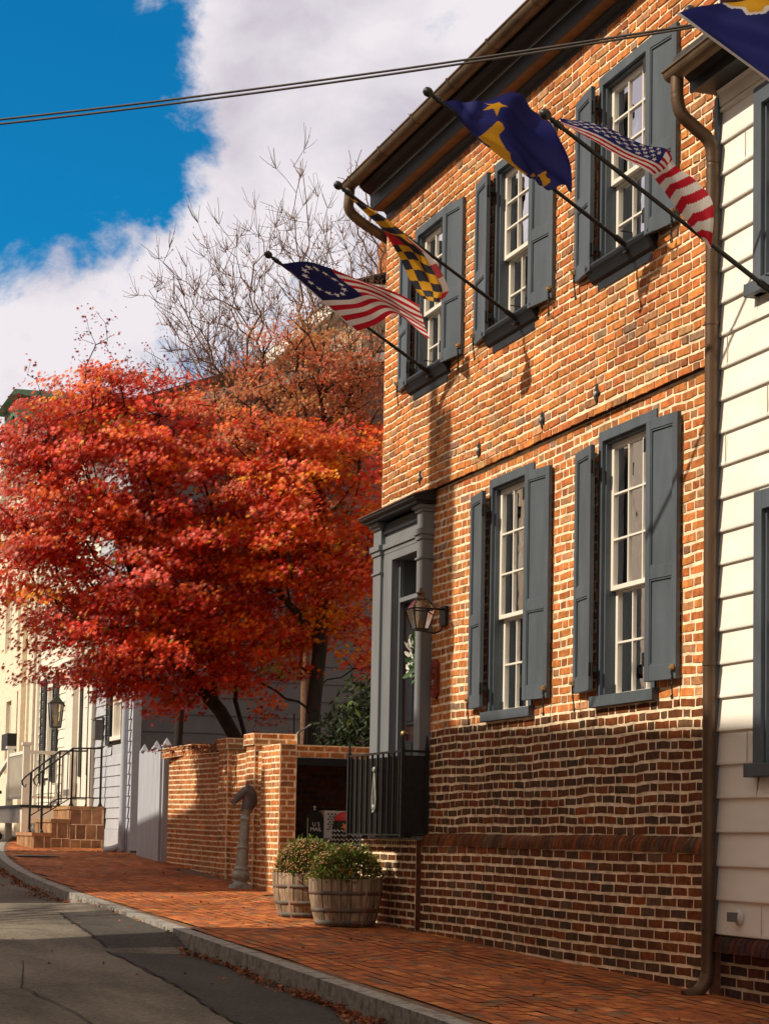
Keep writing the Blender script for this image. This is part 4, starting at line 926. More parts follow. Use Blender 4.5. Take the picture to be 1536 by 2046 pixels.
mb=MB(); mb.hexa([(FX-.25,GY0-.25,7.72),(13,GY0-.25,9.5),(13,GY0-.22,9.5),(FX-.25,GY0-.22,7.72),(FX-.25,GY0-.25,7.9),(13,GY0-.25,9.68),(13,GY0-.22,9.68),(FX-.25,GY0-.22,7.9)]); mb.hexa([(13,GY0-.25,9.5),(18.6,GY0-.25,7.6),(18.6,GY0-.22,7.6),(13,GY0-.22,9.5),(13,GY0-.25,9.68),(18.6,GY0-.25,7.78),(18.6,GY0-.22,7.78),(13,GY0-.22,9.68)]); mb.box((FX-.28,GY0-.25,7.7),(FX-.22,GY1,7.9))
build('rake_trim',mb,M['white'],gh)
mb=MB(); mb.hexa([(FX-.25,GY0-.25,7.9),(13,GY0-.25,9.68),(13,46,9.68),(FX-.25,46,7.9),(FX-.25,GY0-.25,7.95),(13,GY0-.25,9.74),(13,46,9.74),(FX-.25,46,7.95)]); mb.hexa([(13,GY0-.25,9.68),(18.7,GY0-.25,7.8),(18.7,46,7.8),(13,46,9.68),(13,GY0-.25,9.74),(18.7,GY0-.25,7.86),(18.7,46,7.86),(13,46,9.74)]); build('roof',mb,M['shingle'],gh)
mb=MB(); mb.box((11.0,37.6,8.4),(11.42,38.4,9.95),None,1)
bricks(mb,lambda u,v,w:(u,37.6-w,v),11.0,11.42,8.6,9.95,(),PAL_UP,mi=0); bricks(mb,lambda u,v,w:(11.0-w,u,v),37.6,38.4,8.6,9.95,(),PAL_UP,mi=0)
mb.box((10.96,37.55,9.85),(11.46,38.45,9.98),(.4,.14,.05),0); mb.box((11.02,37.7,9.98),(11.3,37.95,10.25),(.7,.68,.62),0)
build('chimney',mb,[M['brick'],M['mortar']],gh,colors=True)
mb=MB(); mb.box((FX-.20,39.35,1.86),(FX-.03,39.62,2.26)); b=build('wall_mailbox',mb,M['bin'],None,'dark grey letterbox on the pale blue front beside the white door',bevel=.01,cat='mailbox',org=(FX,39.5,1.86))
mb=MB(); mb.hexa([(FX-.23,39.32,2.26),(FX-.03,39.32,2.30),(FX-.03,39.65,2.30),(FX-.23,39.65,2.26),(FX-.23,39.32,2.28),(FX-.03,39.32,2.33),(FX-.03,39.65,2.33),(FX-.23,39.65,2.28)]); build('lid',mb,M['bin'],b)
# ================================================================== CREAM HOUSE
CYa,CYb=40.3,47.65
ch_=thing('cream_house','cream clapboard house with white trim and dark louvered shutters','house',(FX,44,-.3))
mb=MB(); hd=(40.55,42.55,.5,3.6); hw_=(45.35,46.3,1.2,3.5)
lap(mb,Pf,CYa,CYb,.1,7.3,.20,[hd,hw_]); mb.box((FX-.03,CYa,-.5),(FX+.2,CYb,.098))
for (a,b,c,d) in ((CYa,CYb,.1,.5),(CYa,hd[0],.5,3.6),(hd[1],hw_[0],.5,3.6),(hw_[0],hw_[1],.5,1.2),(hw_[1],CYb,.5,3.6),(CYa,CYb,3.6,7.4)): mb.quad((FX+.004,a,c),(FX+.004,b,c),(FX+.004,b,d),(FX+.004,a,d))
build('wall',mb,M['cream'],ch_)
window(ch_,FX,(hw_[0]+hw_[1])/2,1.25,3.5,2.4,(2,2),0,casing_w=.13,half=.475,cols=2,casem='white')
window(ch_,FX,44.2,4.4,6.3,5.4,(2,2),0,casing_w=.13,half=.475,cols=2,casem='white')
louver(ch_,FX-.03,46.32,47.0,1.15,3.55); louver(ch_,FX-.03,44.7,45.33,1.15,3.55)
mb=MB()
for (a,b) in ((40.3,40.62),(42.5,43.4)): mb.box((FX-.10,a,.52),(FX+.1,b,3.7)); 
mb.box((FX-.16,40.2,3.7),(FX+.1,43.5,4.0)); build('pilaster',mb,M['white'],ch_,bevel=.01)
mb=MB(); mb.box((FX+.02,40.62,.55),(FX+.06,42.5,3.6)); d=build('door',mb,M['white'],ch_)
mb=MB(); mb.box((FX-.005,40.75,1.2),(FX+.02,41.25,3.2)); mb.box((FX-.005,41.9,1.2),(FX+.02,42.2,3.2)); build('door_glass',mb,M['interior'],d)
mb=MB(); mb.box((FX-.08,CYb-.25,0),(FX+.1,CYb+.0,7.3)); build('corner_board',mb,M['white'],ch_)
mb=MB(); mb.box((FX-.35,CYa,7.3),(FX+.1,CYb,7.6)); build('cornice',mb,M['white'],ch_)
mb=MB(); mb.hexa([(FX-.35,CYa,7.6),(13,CYa,9.6),(13,CYb,9.6),(FX-.35,CYb,7.6),(FX-.35,CYa,7.66),(13,CYa,9.66),(13,CYb,9.66),(FX-.35,CYb,7.66)]); build('roof',mb,M['shingle'],ch_)
# lantern of the cream house
lx,ly,lz=FX-.24,43.75,2.62
t=thing('wall_lantern','black wall lantern with pale panes on the cream house','lantern',(lx,ly,lz))
mb=MB()
for sx in (-1,1):
    for sy in (-1,1): mb.tube([(lx+sx*.10,ly+sy*.10,lz-.30),(lx+sx*.14,ly+sy*.14,lz+.20)],.016,6)
mb.box((lx-.11,ly-.11,lz-.33),(lx+.11,ly+.11,lz-.30)); mb.box((lx-.16,ly-.16,lz+.20),(lx+.16,ly+.16,lz+.225)); mb.add([(lx-.15,ly-.15,lz+.225),(lx+.15,ly-.15,lz+.225),(lx+.15,ly+.15,lz+.225),(lx-.15,ly+.15,lz+.225),(lx,ly,lz+.37)],[(0,1,4),(1,2,4),(2,3,4),(3,0,4)]); mb.tube([(FX,ly,lz+.1),(lx,ly,lz+.42),(lx,ly,lz+.34)],.016,6)
build('frame',mb,M['black'],t)
mb=MB()
for (a,b) in (((-1,-1),(1,-1)),((1,-1),(1,1)),((1,1),(-1,1)),((-1,1),(-1,-1))): mb.quad((lx+a[0]*.1,ly+a[1]*.1,lz-.3),(lx+b[0]*.1,ly+b[1]*.1,lz-.3),(lx+b[0]*.14,ly+b[1]*.14,lz+.2),(lx+a[0]*.14,ly+a[1]*.14,lz+.2))
build('pane',mb,M['lamp_glass'],t)
mb=MB(); mb.tube([(lx,ly,lz-.3),(lx,ly,lz-.05)],.03,8); build('candle',mb,M['white'],t)
# brown tiled steps in front of the cream house door
t=thing('tiled_steps','brown tiled front steps below the white doorway of the cream house','steps',(6.9,39.8,-.3))
mb=MB(); SY0,SY1=38.95,41.0
TP=[((.30,.165,.085),3),((.36,.20,.10),2),((.24,.13,.07),2)]
def tiled(x0,x1,z0,z1):
    mb.box((x0+.01,SY0+.01,z0-.02),(x1,SY1-.01,z1-.02),None,1)
    bricks(mb,lambda u,v,w:(u,SY0+.01-w,v),x0,x1,z0,z1-.06,(),TP,bond='running',L=.205,ch=.29,mi=0,ragged=.003,j=.014)
    bricks(mb,lambda u,v,w:(x0+.01-w,u,v),SY0,SY1,z0,z1-.06,(),TP,bond='running',L=.205,ch=.27,mi=0,ragged=.003,j=.014)
    mb.box((x0-.02,SY0-.02,z1-.06),(x1,SY1,z1),pick(TP),0)
    bricks(mb,lambda u,v,w:(u,v,z1+w),x0-.02,x1,SY0-.02,SY1,(),TP,bond='running',L=.3,ch=.2,mi=0,proud=.003)
tiled(6.20,6.56,-.42,.0); tiled(6.56,6.92,-.42,.27); tiled(6.92,FX-.04,-.42,.53)
build('step_block',mb,[M['steps'],M['mortar']],t,colors=True)
# iron handrails on the steps
for q,(yy,lab) in enumerate(((39.08,'black iron handrail on the near side of the brown tiled steps'),(40.55,'black iron handrail on the far side of the brown tiled steps'))):
    t=thing('iron_handrail',lab,'handrail',(6.9,yy,0),'handrails of the tiled steps')
    mb=MB(); mb.tube([(6.22,yy,.95),(6.20,yy,1.03),(6.25,yy,1.10),(6.38,yy,1.21),(6.95,yy,1.66),(7.54,yy,1.68)],.018,6); mb.tube([(6.22,yy,.95),(6.27,yy,.91),(6.29,yy,.97)],.012,6); mb.tube([(6.38,yy,.33),(6.95,yy,.70),(7.54,yy,.70)],.012,6); build('rail',mb,M['black'],t)
    for (x,z0,z1,r) in ((6.38,.0,1.21,.025),(6.95,.53,1.66,.02),(7.52,.53,1.72,.022)):
        mb=MB(); mb.tube([(x,yy,z0),(x,yy,z1)],r,8); mb.lathe([(.06,z0),(.03,z0+.05),(.02,z0+.1)],(x,yy,0),8); build('post',mb,M['black'],t)
    for x in (6.55,6.75,7.12,7.3):
        f=min(1,max(0,(x-6.38)/.57)); mb=MB(); mb.tube([(x,yy,.33+.37*f),(x,yy,1.21+.45*f)],.010,6); build('baluster',mb,M['black'],t)
# white wooden porch stair beyond the tiled steps
t=thing('white_porch','white timber porch platform with railings on posts left of the tiled steps','porch',(7,44,-.2))
py0,py1,px0=42.35,47.0,6.50
mb=MB(); mb.box((px0-.05,py0,.52),(FX-.12,py1,.58)); build('deck',mb,M['slate_dark'],t)
mb=MB(); mb.box((px0,py0+.03,.20),(FX-.12,py0+.07,.52)); mb.box((px0,py0+.07,.20),(px0+.05,py1,.52)); build('skirt_board',mb,M['white'],t)
for (x,y) in ((px0+.07,py0+.1),(px0+.07,44.7),(px0+.07,py1-.1)):
    mb=MB(); mb.box((x-.07,y-.07,zs(x,y)-.05),(x+.07,y+.07,.20)); build('leg',mb,M['white'],t)
for (x,y) in ((px0+.07,py0+.1),(px0+.07,44.7)):
    mb=MB(); mb.box((x-.07,y-.07,.58),(x+.07,y+.07,1.84)); p=build('post',mb,M['white'],t); mb=MB(); mb.box((x-.1,y-.1,1.84),(x+.1,y+.1,1.90)); build('post_cap',mb,M['white'],p)
mb=MB(); mb.box((px0+.14,py0+.06,1.66),(FX-.12,py0+.14,1.73)); mb.box((px0+.03,py0+.17,1.66),(px0+.11,44.63,1.73)); mb.box((px0+.14,py0+.07,.72),(FX-.12,py0+.13,.77)); mb.box((px0+.04,py0+.17,.72),(px0+.10,44.63,.77))
mb.hexa([(px0+.03,44.77,1.62),(px0+.11,44.77,1.62),(px0+.11,48.2,.9),(px0+.03,48.2,.9),(px0+.03,44.77,1.70),(px0+.11,44.77,1.70),(px0+.11,48.2,.98),(px0+.03,48.2,.98)]); build('handrail',mb,M['white'],t)
for k in range(14):
    y=py0+.28+k*.165; mb=MB(); mb.box((px0+.05,y,.77),(px0+.085,y+.035,1.66)); build('baluster',mb,M['white'],t)
for k in range(6):
    x=px0+.24+k*.15; mb=MB(); mb.box((x,py0+.085,.77),(x+.03,py0+.115,1.66)); build('baluster',mb,M['white'],t)
# ================================================================== TAN HOUSE
t=thing('tan_house','tall tan painted brick house with white cornice and green dormer at the left edge','house',(FX,54,-.2))
TY0,TY1=47.68,66
mb=MB(); TX=FX-.02
hs=[(48.25,49.35,.6,3.75),(50.0,51.0,1.9,3.55),(51.9,52.8,1.5,3.4),(50.3,51.3,4.6,6.6),(52.4,53.4,4.7,6.7),(48.3,49.3,4.6,6.6)]
Pt=lambda u,v,w:(TX-w,u,v); sheet(mb,Pt,TY0,TY1,-.5,9.0,hs)
for (a,b,c,d) in hs:
    for q in (((TX,a,c),(TX+.25,a,c),(TX+.25,a,d),(TX,a,d)),((TX,b,c),(TX,b,d),(TX+.25,b,d),(TX+.25,b,c)),((TX,a,d),(TX+.25,a,d),(TX+.25,b,d),(TX,b,d)),((TX,a,c),(TX,b,c),(TX+.25,b,c),(TX+.25,a,c))): mb.quad(*q)
for y in (47.68,49.55): mb.box((TX-.12,y,-.4),(TX,y+.42,8.9))
mb.add([(TX,TY0,-.5),(16,TY0,-.5),(16,TY0,9),(TX,TY0,9)],[(0,1,2,3)]); build('wall',mb,M['tan'],t)
for i,(a,b,c,d) in enumerate(hs):
    if i==0: continue
    window(t,TX+.12,(a+b)/2,c,d,(c+d)/2,(2,2),0,casing_w=.10,half=(b-a)/2,cols=2,casem='white')
mb=MB(); a,b,c,d=hs[0]; mb.box((TX+.06,a,c),(TX+.2,a+.3,d)); mb.box((TX+.06,b-.3,c),(TX+.2,b,d)); mb.box((TX+.06,a+.3,2.9),(TX+.2,b-.3,d)); mb.box((TX+.16,a+.3,c),(TX+.2,b-.3,2.9)); build('door_frame',mb,M['white'],t)
mb=MB(); mb.box((TX+.14,a+.36,c),(TX+.16,b-.36,2.85)); build('door',mb,M['door'],t)
mb=MB(); mb.box((TX-.35,50.0,2.05),(TX-.02,51.0,2.45)); build('window_box',mb,M['louver'],t)
mb=MB(); mb.prism([(TX,8.95),(TX-.15,9.0),(TX-.2,9.2),(TX-.45,9.35),(TX-.5,9.6),(TX,9.65)],'y',TY0-.1,TY1)
for k in range(8): mb.box((TX-.4,48.2+k*2,8.7),(TX-.02,48.5+k*2,9.2))
build('cornice',mb,M['white'],t)
mb=MB(); mb.hexa([(TX-.4,TY0,9.65),(13,TY0,11.8),(13,TY1,11.8),(TX-.4,TY1,9.65),(TX-.4,TY0,9.7),(13,TY0,11.9),(13,TY1,11.9),(TX-.4,TY1,9.7)]); build('roof',mb,M['shingle'],t)
mb=MB(); mb.box((7.55,52.2,9.7),(10.5,54.6,11.4)); mb.prism([(7.3,11.4),(7.4,11.55),(10.5,11.6),(10.5,11.4)],'y',51.9,54.9)
for k in range(9): mb.box((7.53,52.25+k*.28,9.7),(7.55,52.28+k*.28,11.4))
dm=build('dormer',mb,M['green'],t); mb=MB(); mb.box((7.49,52.7,9.85),(7.53,53.9,11.0)); build('dormer_window',mb,M['interior'],dm)
# bin at left edge
t=thing('wheeled_bin','dark green wheeled bin at the left edge beside the white porch','bin',(6.05,43.6,-.2))
zb=zs(6.0,43.6); mb=MB(); mb.box((5.62,43.3,zb+.08),(6.16,43.95,zb+1.0)); build('body',mb,M['greenbin'],t,bevel=.03)
mb=MB(); mb.box((5.58,43.25,zb+1.0),(6.2,44.0,zb+1.08)); build('lid',mb,M['greenbin'],t,bevel=.03)
for y in (43.35,43.9):
    mb=MB(); mb.lathe([(.1,-.03),(.1,.03)],(6.15,y,zb+.1),14,M4=Matrix.Rotation(PI/2,4,'X')); build('wheel',mb,M['black'],t)
# white house and its chimney far behind
t=thing('far_white_house','pale gabled house with white eave far behind, beside the brick house corner','house',(18,46,0))
mb=MB(); mb.box((15.0,46,-.5),(24,58,13.2)); build('wall',mb,M['ochre'],t)
mb=MB(); mb.box((14.6,45.6,13.2),(24.4,58.4,13.55)); build('eave',mb,M['white'],t)
mb=MB(); mb.hexa([(14.6,45.6,13.55),(19.5,45.6,15.2),(19.5,58.4,15.2),(14.6,58.4,13.55),(14.6,45.6,13.6),(19.5,45.6,15.3),(19.5,58.4,15.3),(14.6,58.4,13.6)]); build('roof',mb,M['shingle'],t)
mb=MB(); mb.box((15.7,46.2,13.5),(16.6,47,15.0),(.40,.14,.05),0); bricks(mb,lambda u,v,w:(u,46.2-w,v),15.7,16.6,13.5,15.0,(),PAL_UP,mi=0); build('chimney',mb,M['brick'],t,colors=True)
for (a,b) in ((15.6,16.3),(17.6,18.3)):
    mb=MB(); mb.box((a,45.95,10.2),(b,46.0,12.2)); build('window',mb,M['interior'],t)

# ================================================================== STREET FURNITURE
t=thing('hitching_post','grey cast iron hitching post with a horse head in front of the brick piers','hitching post',(6.55,24.62,zs(6.55,24.62)))
ORG[t.name]=Vector((0,0,0)); 
H0=0
mb=MB(); mb.box((-.115,-.115,0),(.115,.115,.05),None,0,.008); mb.lathe([(.10,.05),(.098,.075),(.075,.09),(.08,.105),(.105,.125),(.118,.165),(.11,.205),(.085,.23),(.098,.24),(.098,.262),(.082,.28)],(0,0,0),24)
b=build('base',mb,M['steel'],t)
mb=MB()
for k in range(8):
    a=2*PI*k/8; mb.sphere((.104*math.cos(a),.104*math.sin(a),.168),.037,6,sc=(.5,.5,1.2))
build('leaf_ornament',mb,M['steel'],b,kind='stuff')
mb=MB(); mb.lathe([(.078,.28),(.070,.50)],(0,0,0),28,flute=.14); mb.lathe([(.070,.50),(.080,.51),(.080,.53),(.069,.54)],(0,0,0),24); mb.lathe([(.067,.54),(.057,.86)],(0,0,0),28,flute=.14)
mb.lathe([(.059,.86),(.072,.87),(.072,.888),(.06,.90),(.055,.935),(.062,.98),(.075,1.0)],(0,0,0),24); build('column',mb,M['steel'],t)
def loft(mb,secs,n=14):
    vs=[]
    for (c,ax,ay,tilt) in secs:
        for k in range(n):
            a=2*PI*k/n; u=ax*math.cos(a); vs.append((c[0]+u*math.cos(tilt),ay*math.sin(a)+c[1],c[2]+u*math.sin(tilt)))
    m=len(secs); mb.add(vs,[(i*n+k,i*n+(k+1)%n,(i+1)*n+(k+1)%n,(i+1)*n+k) for i in range(m-1) for k in range(n)],None,0,True)
    mb.add(vs[:n],[tuple(range(n-1,-1,-1))]); mb.add(vs[-n:],[tuple(range(n))])
mb=MB()
loft(mb,[((0,0,.98),.076,.062,0),((.025,0,1.04),.095,.062,.1),((.035,0,1.10),.100,.058,.25),((.025,0,1.16),.094,.054,.5),((.0,0,1.205),.088,.052,.85),((-.035,0,1.222),.082,.052,1.25),((-.068,0,1.205),.074,.050,1.6),((-.10,0,1.172),.060,.042,1.85),((-.132,0,1.132),.048,.036,1.95),((-.160,0,1.10),.043,.035,2.0),((-.182,0,1.078),.036,.031,2.1),((-.196,0,1.068),.018,.02,2.1)])
h=build('horse_head',mb,M['horse'],t)
for q in (-1,1):
    mb=MB(); mb.lathe([(.018,0),(.02,.025),(.001,.075)],(-.005,q*.026,1.275),8); build('ear',mb,M['horse'],h)
mb=MB(); loft(mb,[((.09,0,1.03),.012,.014,.2),((.125,0,1.10),.026,.018,.3),((.112,0,1.18),.030,.018,.6),((.065,0,1.265),.032,.018,1.0),((.0,0,1.30),.026,.018,1.5),((-.045,0,1.275),.008,.01,2)],8); build('mane',mb,M['horse'],h)
mb=MB(); mb.tube([(-.175+.022*math.cos(a),-.037,1.045+.022*math.sin(a)) for a in [i*.63 for i in range(11)]],.004,5); build('ring',mb,M['steel'],h)
t.rotation_euler=(0,R(3.2),R(8))

def barrel(c,seed,lab):
    random.seed(seed); z=zs(c[0],c[1])+.012; t=thing('barrel_planter',lab,'planter',(c[0],c[1],z),'half barrel planters')
    mb=MB(); n=22; H=.44; prof=[(0,.275),(.12,.312),(.25,.338),(.36,.348),(.44,.350)]
    for k in range(n):
        a0=2*PI*k/n+.012; a1=2*PI*(k+1)/n-.012; dr=random.uniform(-.004,.004); cc=random.uniform(.72,1.25); col=(.27*cc,.205*cc,.145*cc); dz=random.uniform(-.006,.004)
        o=len(mb.v)
        for (zz,r) in prof:
            for (aa,rr) in ((a0,r+dr),((a0+a1)/2,r+dr+.003),(a1,r+dr),(a1,r-.028),(a0,r-.028)): mb.v.append((c[0]+rr*math.cos(aa),c[1]+rr*math.sin(aa),z+zz+(dz if zz==H else 0)))
        fs=[(i*5+q,i*5+(q+1)%5,(i+1)*5+(q+1)%5,(i+1)*5+q) for i in range(4) for q in range(5)]+[(20,21,22,23,24)]
        for f in fs: mb.f.append(tuple(i+o for i in f)); mb.c.append(col); mb.mi.append(0); mb.sm.append(False)
    build('stave',mb,M['stave'],t,colors=True,kind='stuff')
    for (zz,hh) in ((.005,.045),(.125,.04),(.29,.035)):
        mb=MB(); r=lambda q:np.interp(q,[p[0] for p in prof],[p[1] for p in prof])+.006
        mb.lathe([(r(zz)-.004,zz),(r(zz)+.001,zz),(r(zz+hh)+.001,zz+hh),(r(zz+hh)-.004,zz+hh)],(c[0],c[1],z),32,smooth=True); build('hoop',mb,M['hoop'],t)
    mb=MB(); mb.lathe([(.318,.38),(.1,.40),(.01,.41)],(c[0],c[1],z),24); build('soil',mb,M['soil'],t)
    return z+.40
def mum(c,z,seed,lab,rad,hgt,dead):
    rn=random.Random(seed); t=thing('chrysanthemum',lab,'plant',(c[0],c[1],z),'chrysanthemums in the barrels')
    mb=MB()
    def onsurf(k=1):
        a=rn.uniform(0,2*PI); s=rn.random()**.55; q=s*PI/2; r=rad*math.sin(q)**.85*(1+.06*math.sin(3*a+seed)); return Vector((c[0]+r*math.cos(a)*k,c[1]+r*math.sin(a)*k,z+hgt*math.cos(q)*k)),a,q
    for i in range(2600):
        p,a,q=onsurf(rn.uniform(.72,.99) if rn.random()<.85 else rn.uniform(.98,1.10)); d=Vector((math.cos(a)*math.sin(q),math.sin(a)*math.sin(q),math.cos(q)*.6+.2))+Vector((rn.uniform(-.8,.8),rn.uniform(-.8,.8),rn.uniform(-.6,.6)))
        k=rn.uniform(.6,1.4); col=(.14*k,.21*k,.035*k) if rn.random()<.8 else (.20*k,.17*k,.04*k)
        petal(mb,p,d,(rn.uniform(-.3,.3),rn.uniform(-.3,.3),1),rn.uniform(.03,.065),rn.uniform(.014,.026),col)
    build('foliage',mb,M['leafy'],t,colors=True,kind='stuff')
    mb=MB()
    for i in range(dead):
        p,a,q=onsurf(rn.uniform(.96,1.03)); 
        if rn.random()<(p.z-z)/hgt*1.3+.12:
            k=rn.uniform(.6,1.25); col=(.38*k,.20*k,.075*k) if rn.random()<.75 else (.22*k,.11*k,.06*k); r=rn.uniform(.011,.018)
            mb.add([p+Vector(v)*r for v in ((1,0,0),(-1,0,0),(0,1,0),(0,-1,0),(0,0,1),(0,0,-.8))],[(0,2,4),(2,1,4),(1,3,4),(3,0,4),(2,0,5),(1,2,5),(3,1,5),(0,3,5)],col)
            mb.tube([p,p-Vector((math.cos(a)*.03,math.sin(a)*.03,.03))],.0025,3,col,cap=False)
    build('dried_bloom',mb,M['leafy'],t,colors=True,kind='stuff')
    return t
bc1=(5.86,18.15); bc2=(5.83,19.30)
z1=barrel(bc1,3,'front half barrel planter of weathered staves against the brick house'); z2=barrel(bc2,5,'rear half barrel planter with rusty hoops, partly behind the front one')
t1=mum(bc1,z1,1,'round green chrysanthemum with three yellow blooms in the front barrel',.345,.34,420)
mum(bc2,z2,2,'chrysanthemum thick with brown dried blooms in the rear barrel',.33,.36,1500)
for (dx,dy,dz) in ((-.10,-.315,.12),(-.03,-.345,.10),(-.075,-.335,.03)):
    mb=MB(); c=Vector((bc1[0]+dx-.03,bc1[1]+dy+.02,z1+dz))
    for k in range(26):
        a=random.uniform(0,2*PI); petal(mb,c,(math.cos(a)*.8-.3,-.5+random.uniform(-.3,.2),math.sin(a)*.8),(-.3,-1,.2),.028,.010,(.62,.33,.02))
    build('yellow_bloom',mb,M['leafy'],t1,colors=True)

t=thing('utility_cover','round iron cover set in the brick pavement','cover',(5.6,34.7,zs(5.6,34.7)))
mb=MB(); mb.lathe([(.40,.018),(.38,.03),(.02,.032)],(5.6,34.7,zs(5.6,34.7)),24); build('lid',mb,M['black'],t)
# ================================================================== TREES
LEAF=[]
for k in range(7):
    a=R(-120+40*k); l=[.62,.85,1,1.05,1,.85,.62][k]; LEAF.append((math.sin(a)*l,math.cos(a)*l))
    if k<6: am=a+R(20); LEAF.append((math.sin(am)*.24,math.cos(am)*.24))
LEAF.append((.05,-.42)); LEAF.append((-.05,-.42)); LEAF=np.array(LEAF)
def leaf_mesh(name,pos,nrm,size,cols,m,parent,shape=LEAF,org=(0,0,0),droop=.14,kind='stuff'):
    n=len(pos); k=len(shape); pos=np.array(pos); nrm=np.array(nrm); nrm/=np.linalg.norm(nrm,axis=1)[:,None]
    t=rng.normal(size=(n,3)); t[:,2]-=.9; t-=nrm*(t*nrm).sum(1)[:,None]; t/=np.linalg.norm(t,axis=1)[:,None]; s=np.cross(nrm,t)
    size=np.array(size)[:,None,None]
    rad=np.linalg.norm(shape,axis=1)
    v=pos[:,None,:]+size*(s[:,None,:]*shape[None,:,0,None]+t[:,None,:]*shape[None,:,1,None]-nrm[:,None,:]*(droop*rad**2)[None,:,None]*rng.uniform(.2,1.4,(n,1,1)))
    v=v.reshape(-1,3)-np.array(org)
    me=bpy.data.meshes.new(name); me.vertices.add(n*k); me.vertices.foreach_set('co',v.ravel().astype(np.float32))
    me.loops.add(n*k); me.loops.foreach_set('vertex_index',np.arange(n*k,dtype=np.int32)); me.polygons.add(n)
    me.polygons.foreach_set('loop_start',np.arange(0,n*k,k,dtype=np.int32)); me.polygons.foreach_set('loop_total',np.full(n,k,dtype=np.int32))
    at=me.color_attributes.new('Col','FLOAT_COLOR','POINT'); c=np.repeat(np.concatenate([np.array(cols),np.ones((n,1))],1),k,0); at.data.foreach_set('color',c.astype(np.float32).ravel())
    me.materials.append(m); me.update(calc_edges=True); me.validate()
    o=bpy.data.objects.new(name,me); COL.objects.link(o); o.parent=parent; ORG[o.name]=Vector(org); 
    if kind: o['kind']=kind
    return o
def grow(trunks,pts,alpha=.45,kmin=.004,kpow=.42,r0=None,seglen=.22,wig=.03):
    """branch skeleton: every target joins the nearest grown node; pipe-model radii"""
    P=[]; par=[]
    for tr in trunks:
        pv=-1
        for i in range(len(tr)-1):
            a,b=np.array(tr[i]),np.array(tr[i+1]); m=max(1,int(np.linalg.norm(b-a)/.15))
            if i==0:
                if tr[0] in [tuple(p) for p in P]: pv=[tuple(p) for p in P].index(tr[0])
                else:
                    if P and len(tr)>1 and tr is not trunks[0]:
                        d=np.linalg.norm(np.array(P)-a,axis=1); j=int(d.argmin()); pv=j if d[j]<.6 else -1
                    P.append(tuple(a)); par.append(pv); pv=len(P)-1
            for t in range(1,m+1): P.append(tuple(a+(b-a)*t/m)); par.append(pv); pv=len(P)-1
    P=[np.array(p) for p in P]; L=[0.0]*len(P)
    for i in range(len(P)):
        if par[i]>=0: L[i]=L[par[i]]+np.linalg.norm(P[i]-P[par[i]])
    A=np.array(P); LA=np.array(L); leafs=[]
    base=A[0]; order=np.argsort([np.linalg.norm((np.array(p)-base)) for p in pts])
    for oi in order:
        q=np.array(pts[oi]); dv=q-A; d=np.linalg.norm(dv,axis=1); cost=d+alpha*LA+np.where(dv[:,2]<-.1,.4*-dv[:,2],0)
        j=int(cost.argmin()); m=max(1,int(d[j]/seglen)); pv=j; a=A[j].copy(); sag=np.array([0,0,.10*d[j]])
        newP=[]; newL=[]
        for t in range(1,m+1):
            f=t/m; p=a+(q-a)*f+sag*math.sin(PI*f)*.6+(rng.normal(size=3)*wig*d[j] if t<m else 0)
            newP.append(p); newL.append(LA[pv]+np.linalg.norm(p-(A[pv] if pv<len(A) else newP[-2])) if pv<len(A) else newL[-1]+np.linalg.norm(p-newP[-2])); par.append(pv if t==1 else len(A)+t-2); pv=len(A)+t-1
        A=np.vstack([A,newP]); LA=np.append(LA,newL); leafs.append(len(A)-1)
    n=len(A); w=np.zeros(n); 
    for l in leafs: w[l]+=1
    for i in range(n-1,-1,-1):
        if w[i]==0: w[i]=.3
        if par[i]>=0: w[par[i]]+=w[i]
    rad=kmin*np.maximum(w,.6)**kpow
    return A,par,rad
def branch_mesh(A,par,rad,n=5,rmin=.0025,minr=0,maxr=9,jitter=0):
    mb=MB(); kids={}
    for i,p in enumerate(par): kids.setdefault(p,[]).append(i)
    done=set()
    def chain(i,p):
        pts=[A[p]] if p>=0 else []; rr=[min(rad[p],rad[i]*1.15)] if p>=0 else []
        while True:
            pts.append(A[i]); rr.append(rad[i]); ks=kids.get(i,[])
            if not ks: break
            ks=sorted(ks,key=lambda k:-rad[k])
            for k in ks[1:]: stack.append((k,i))
            i=ks[0]
        if len(pts)>1: mb.tube(pts,[max(rmin,r) for r in rr],n if max(rr)<.03 else 9,cap=False)
    stack=[(i,-1) for i in kids.get(-1,[])]
    while stack: chain(*stack.pop())
    return mb
PALM=np.array([(.64,.045,.022),(.70,.065,.014),(.78,.16,.014),(.70,.10,.075),(.46,.024,.020),(.82,.29,.02),(.22,.013,.011),(.70,.19,.15),(.26,.27,.04)])
def crown(blobs,nper,ragged=.16):
    """sprays of leaves packed through overlapping lobes, with hollows and stray sprays beyond the outline"""
    C=[];W=[]
    for (x,y,z,r) in blobs:
        n=int(nper*(r**2.2)*6)+3
        for _ in range(n):
            d=rng.normal(size=3); d/=np.linalg.norm(d); rr=r*rng.uniform(.25,1.06)**.6
            if rng.random()<ragged: rr=r*rng.uniform(1.0,1.34)
            p=np.array((x+d[0]*rr,y+d[1]*rr*.95,z+d[2]*rr*.92))
            h=math.sin(p[0]*4.1+1.7*math.sin(p[2]*2.3))+math.sin(p[2]*5.3+1.3*math.sin(p[0]*3.1))+math.sin(p[1]*3.7+p[0]*1.9)
            if h>1.15 and rng.random()<.85: continue
            C.append(p); W.append(d)
    return np.array(C),np.array(W)
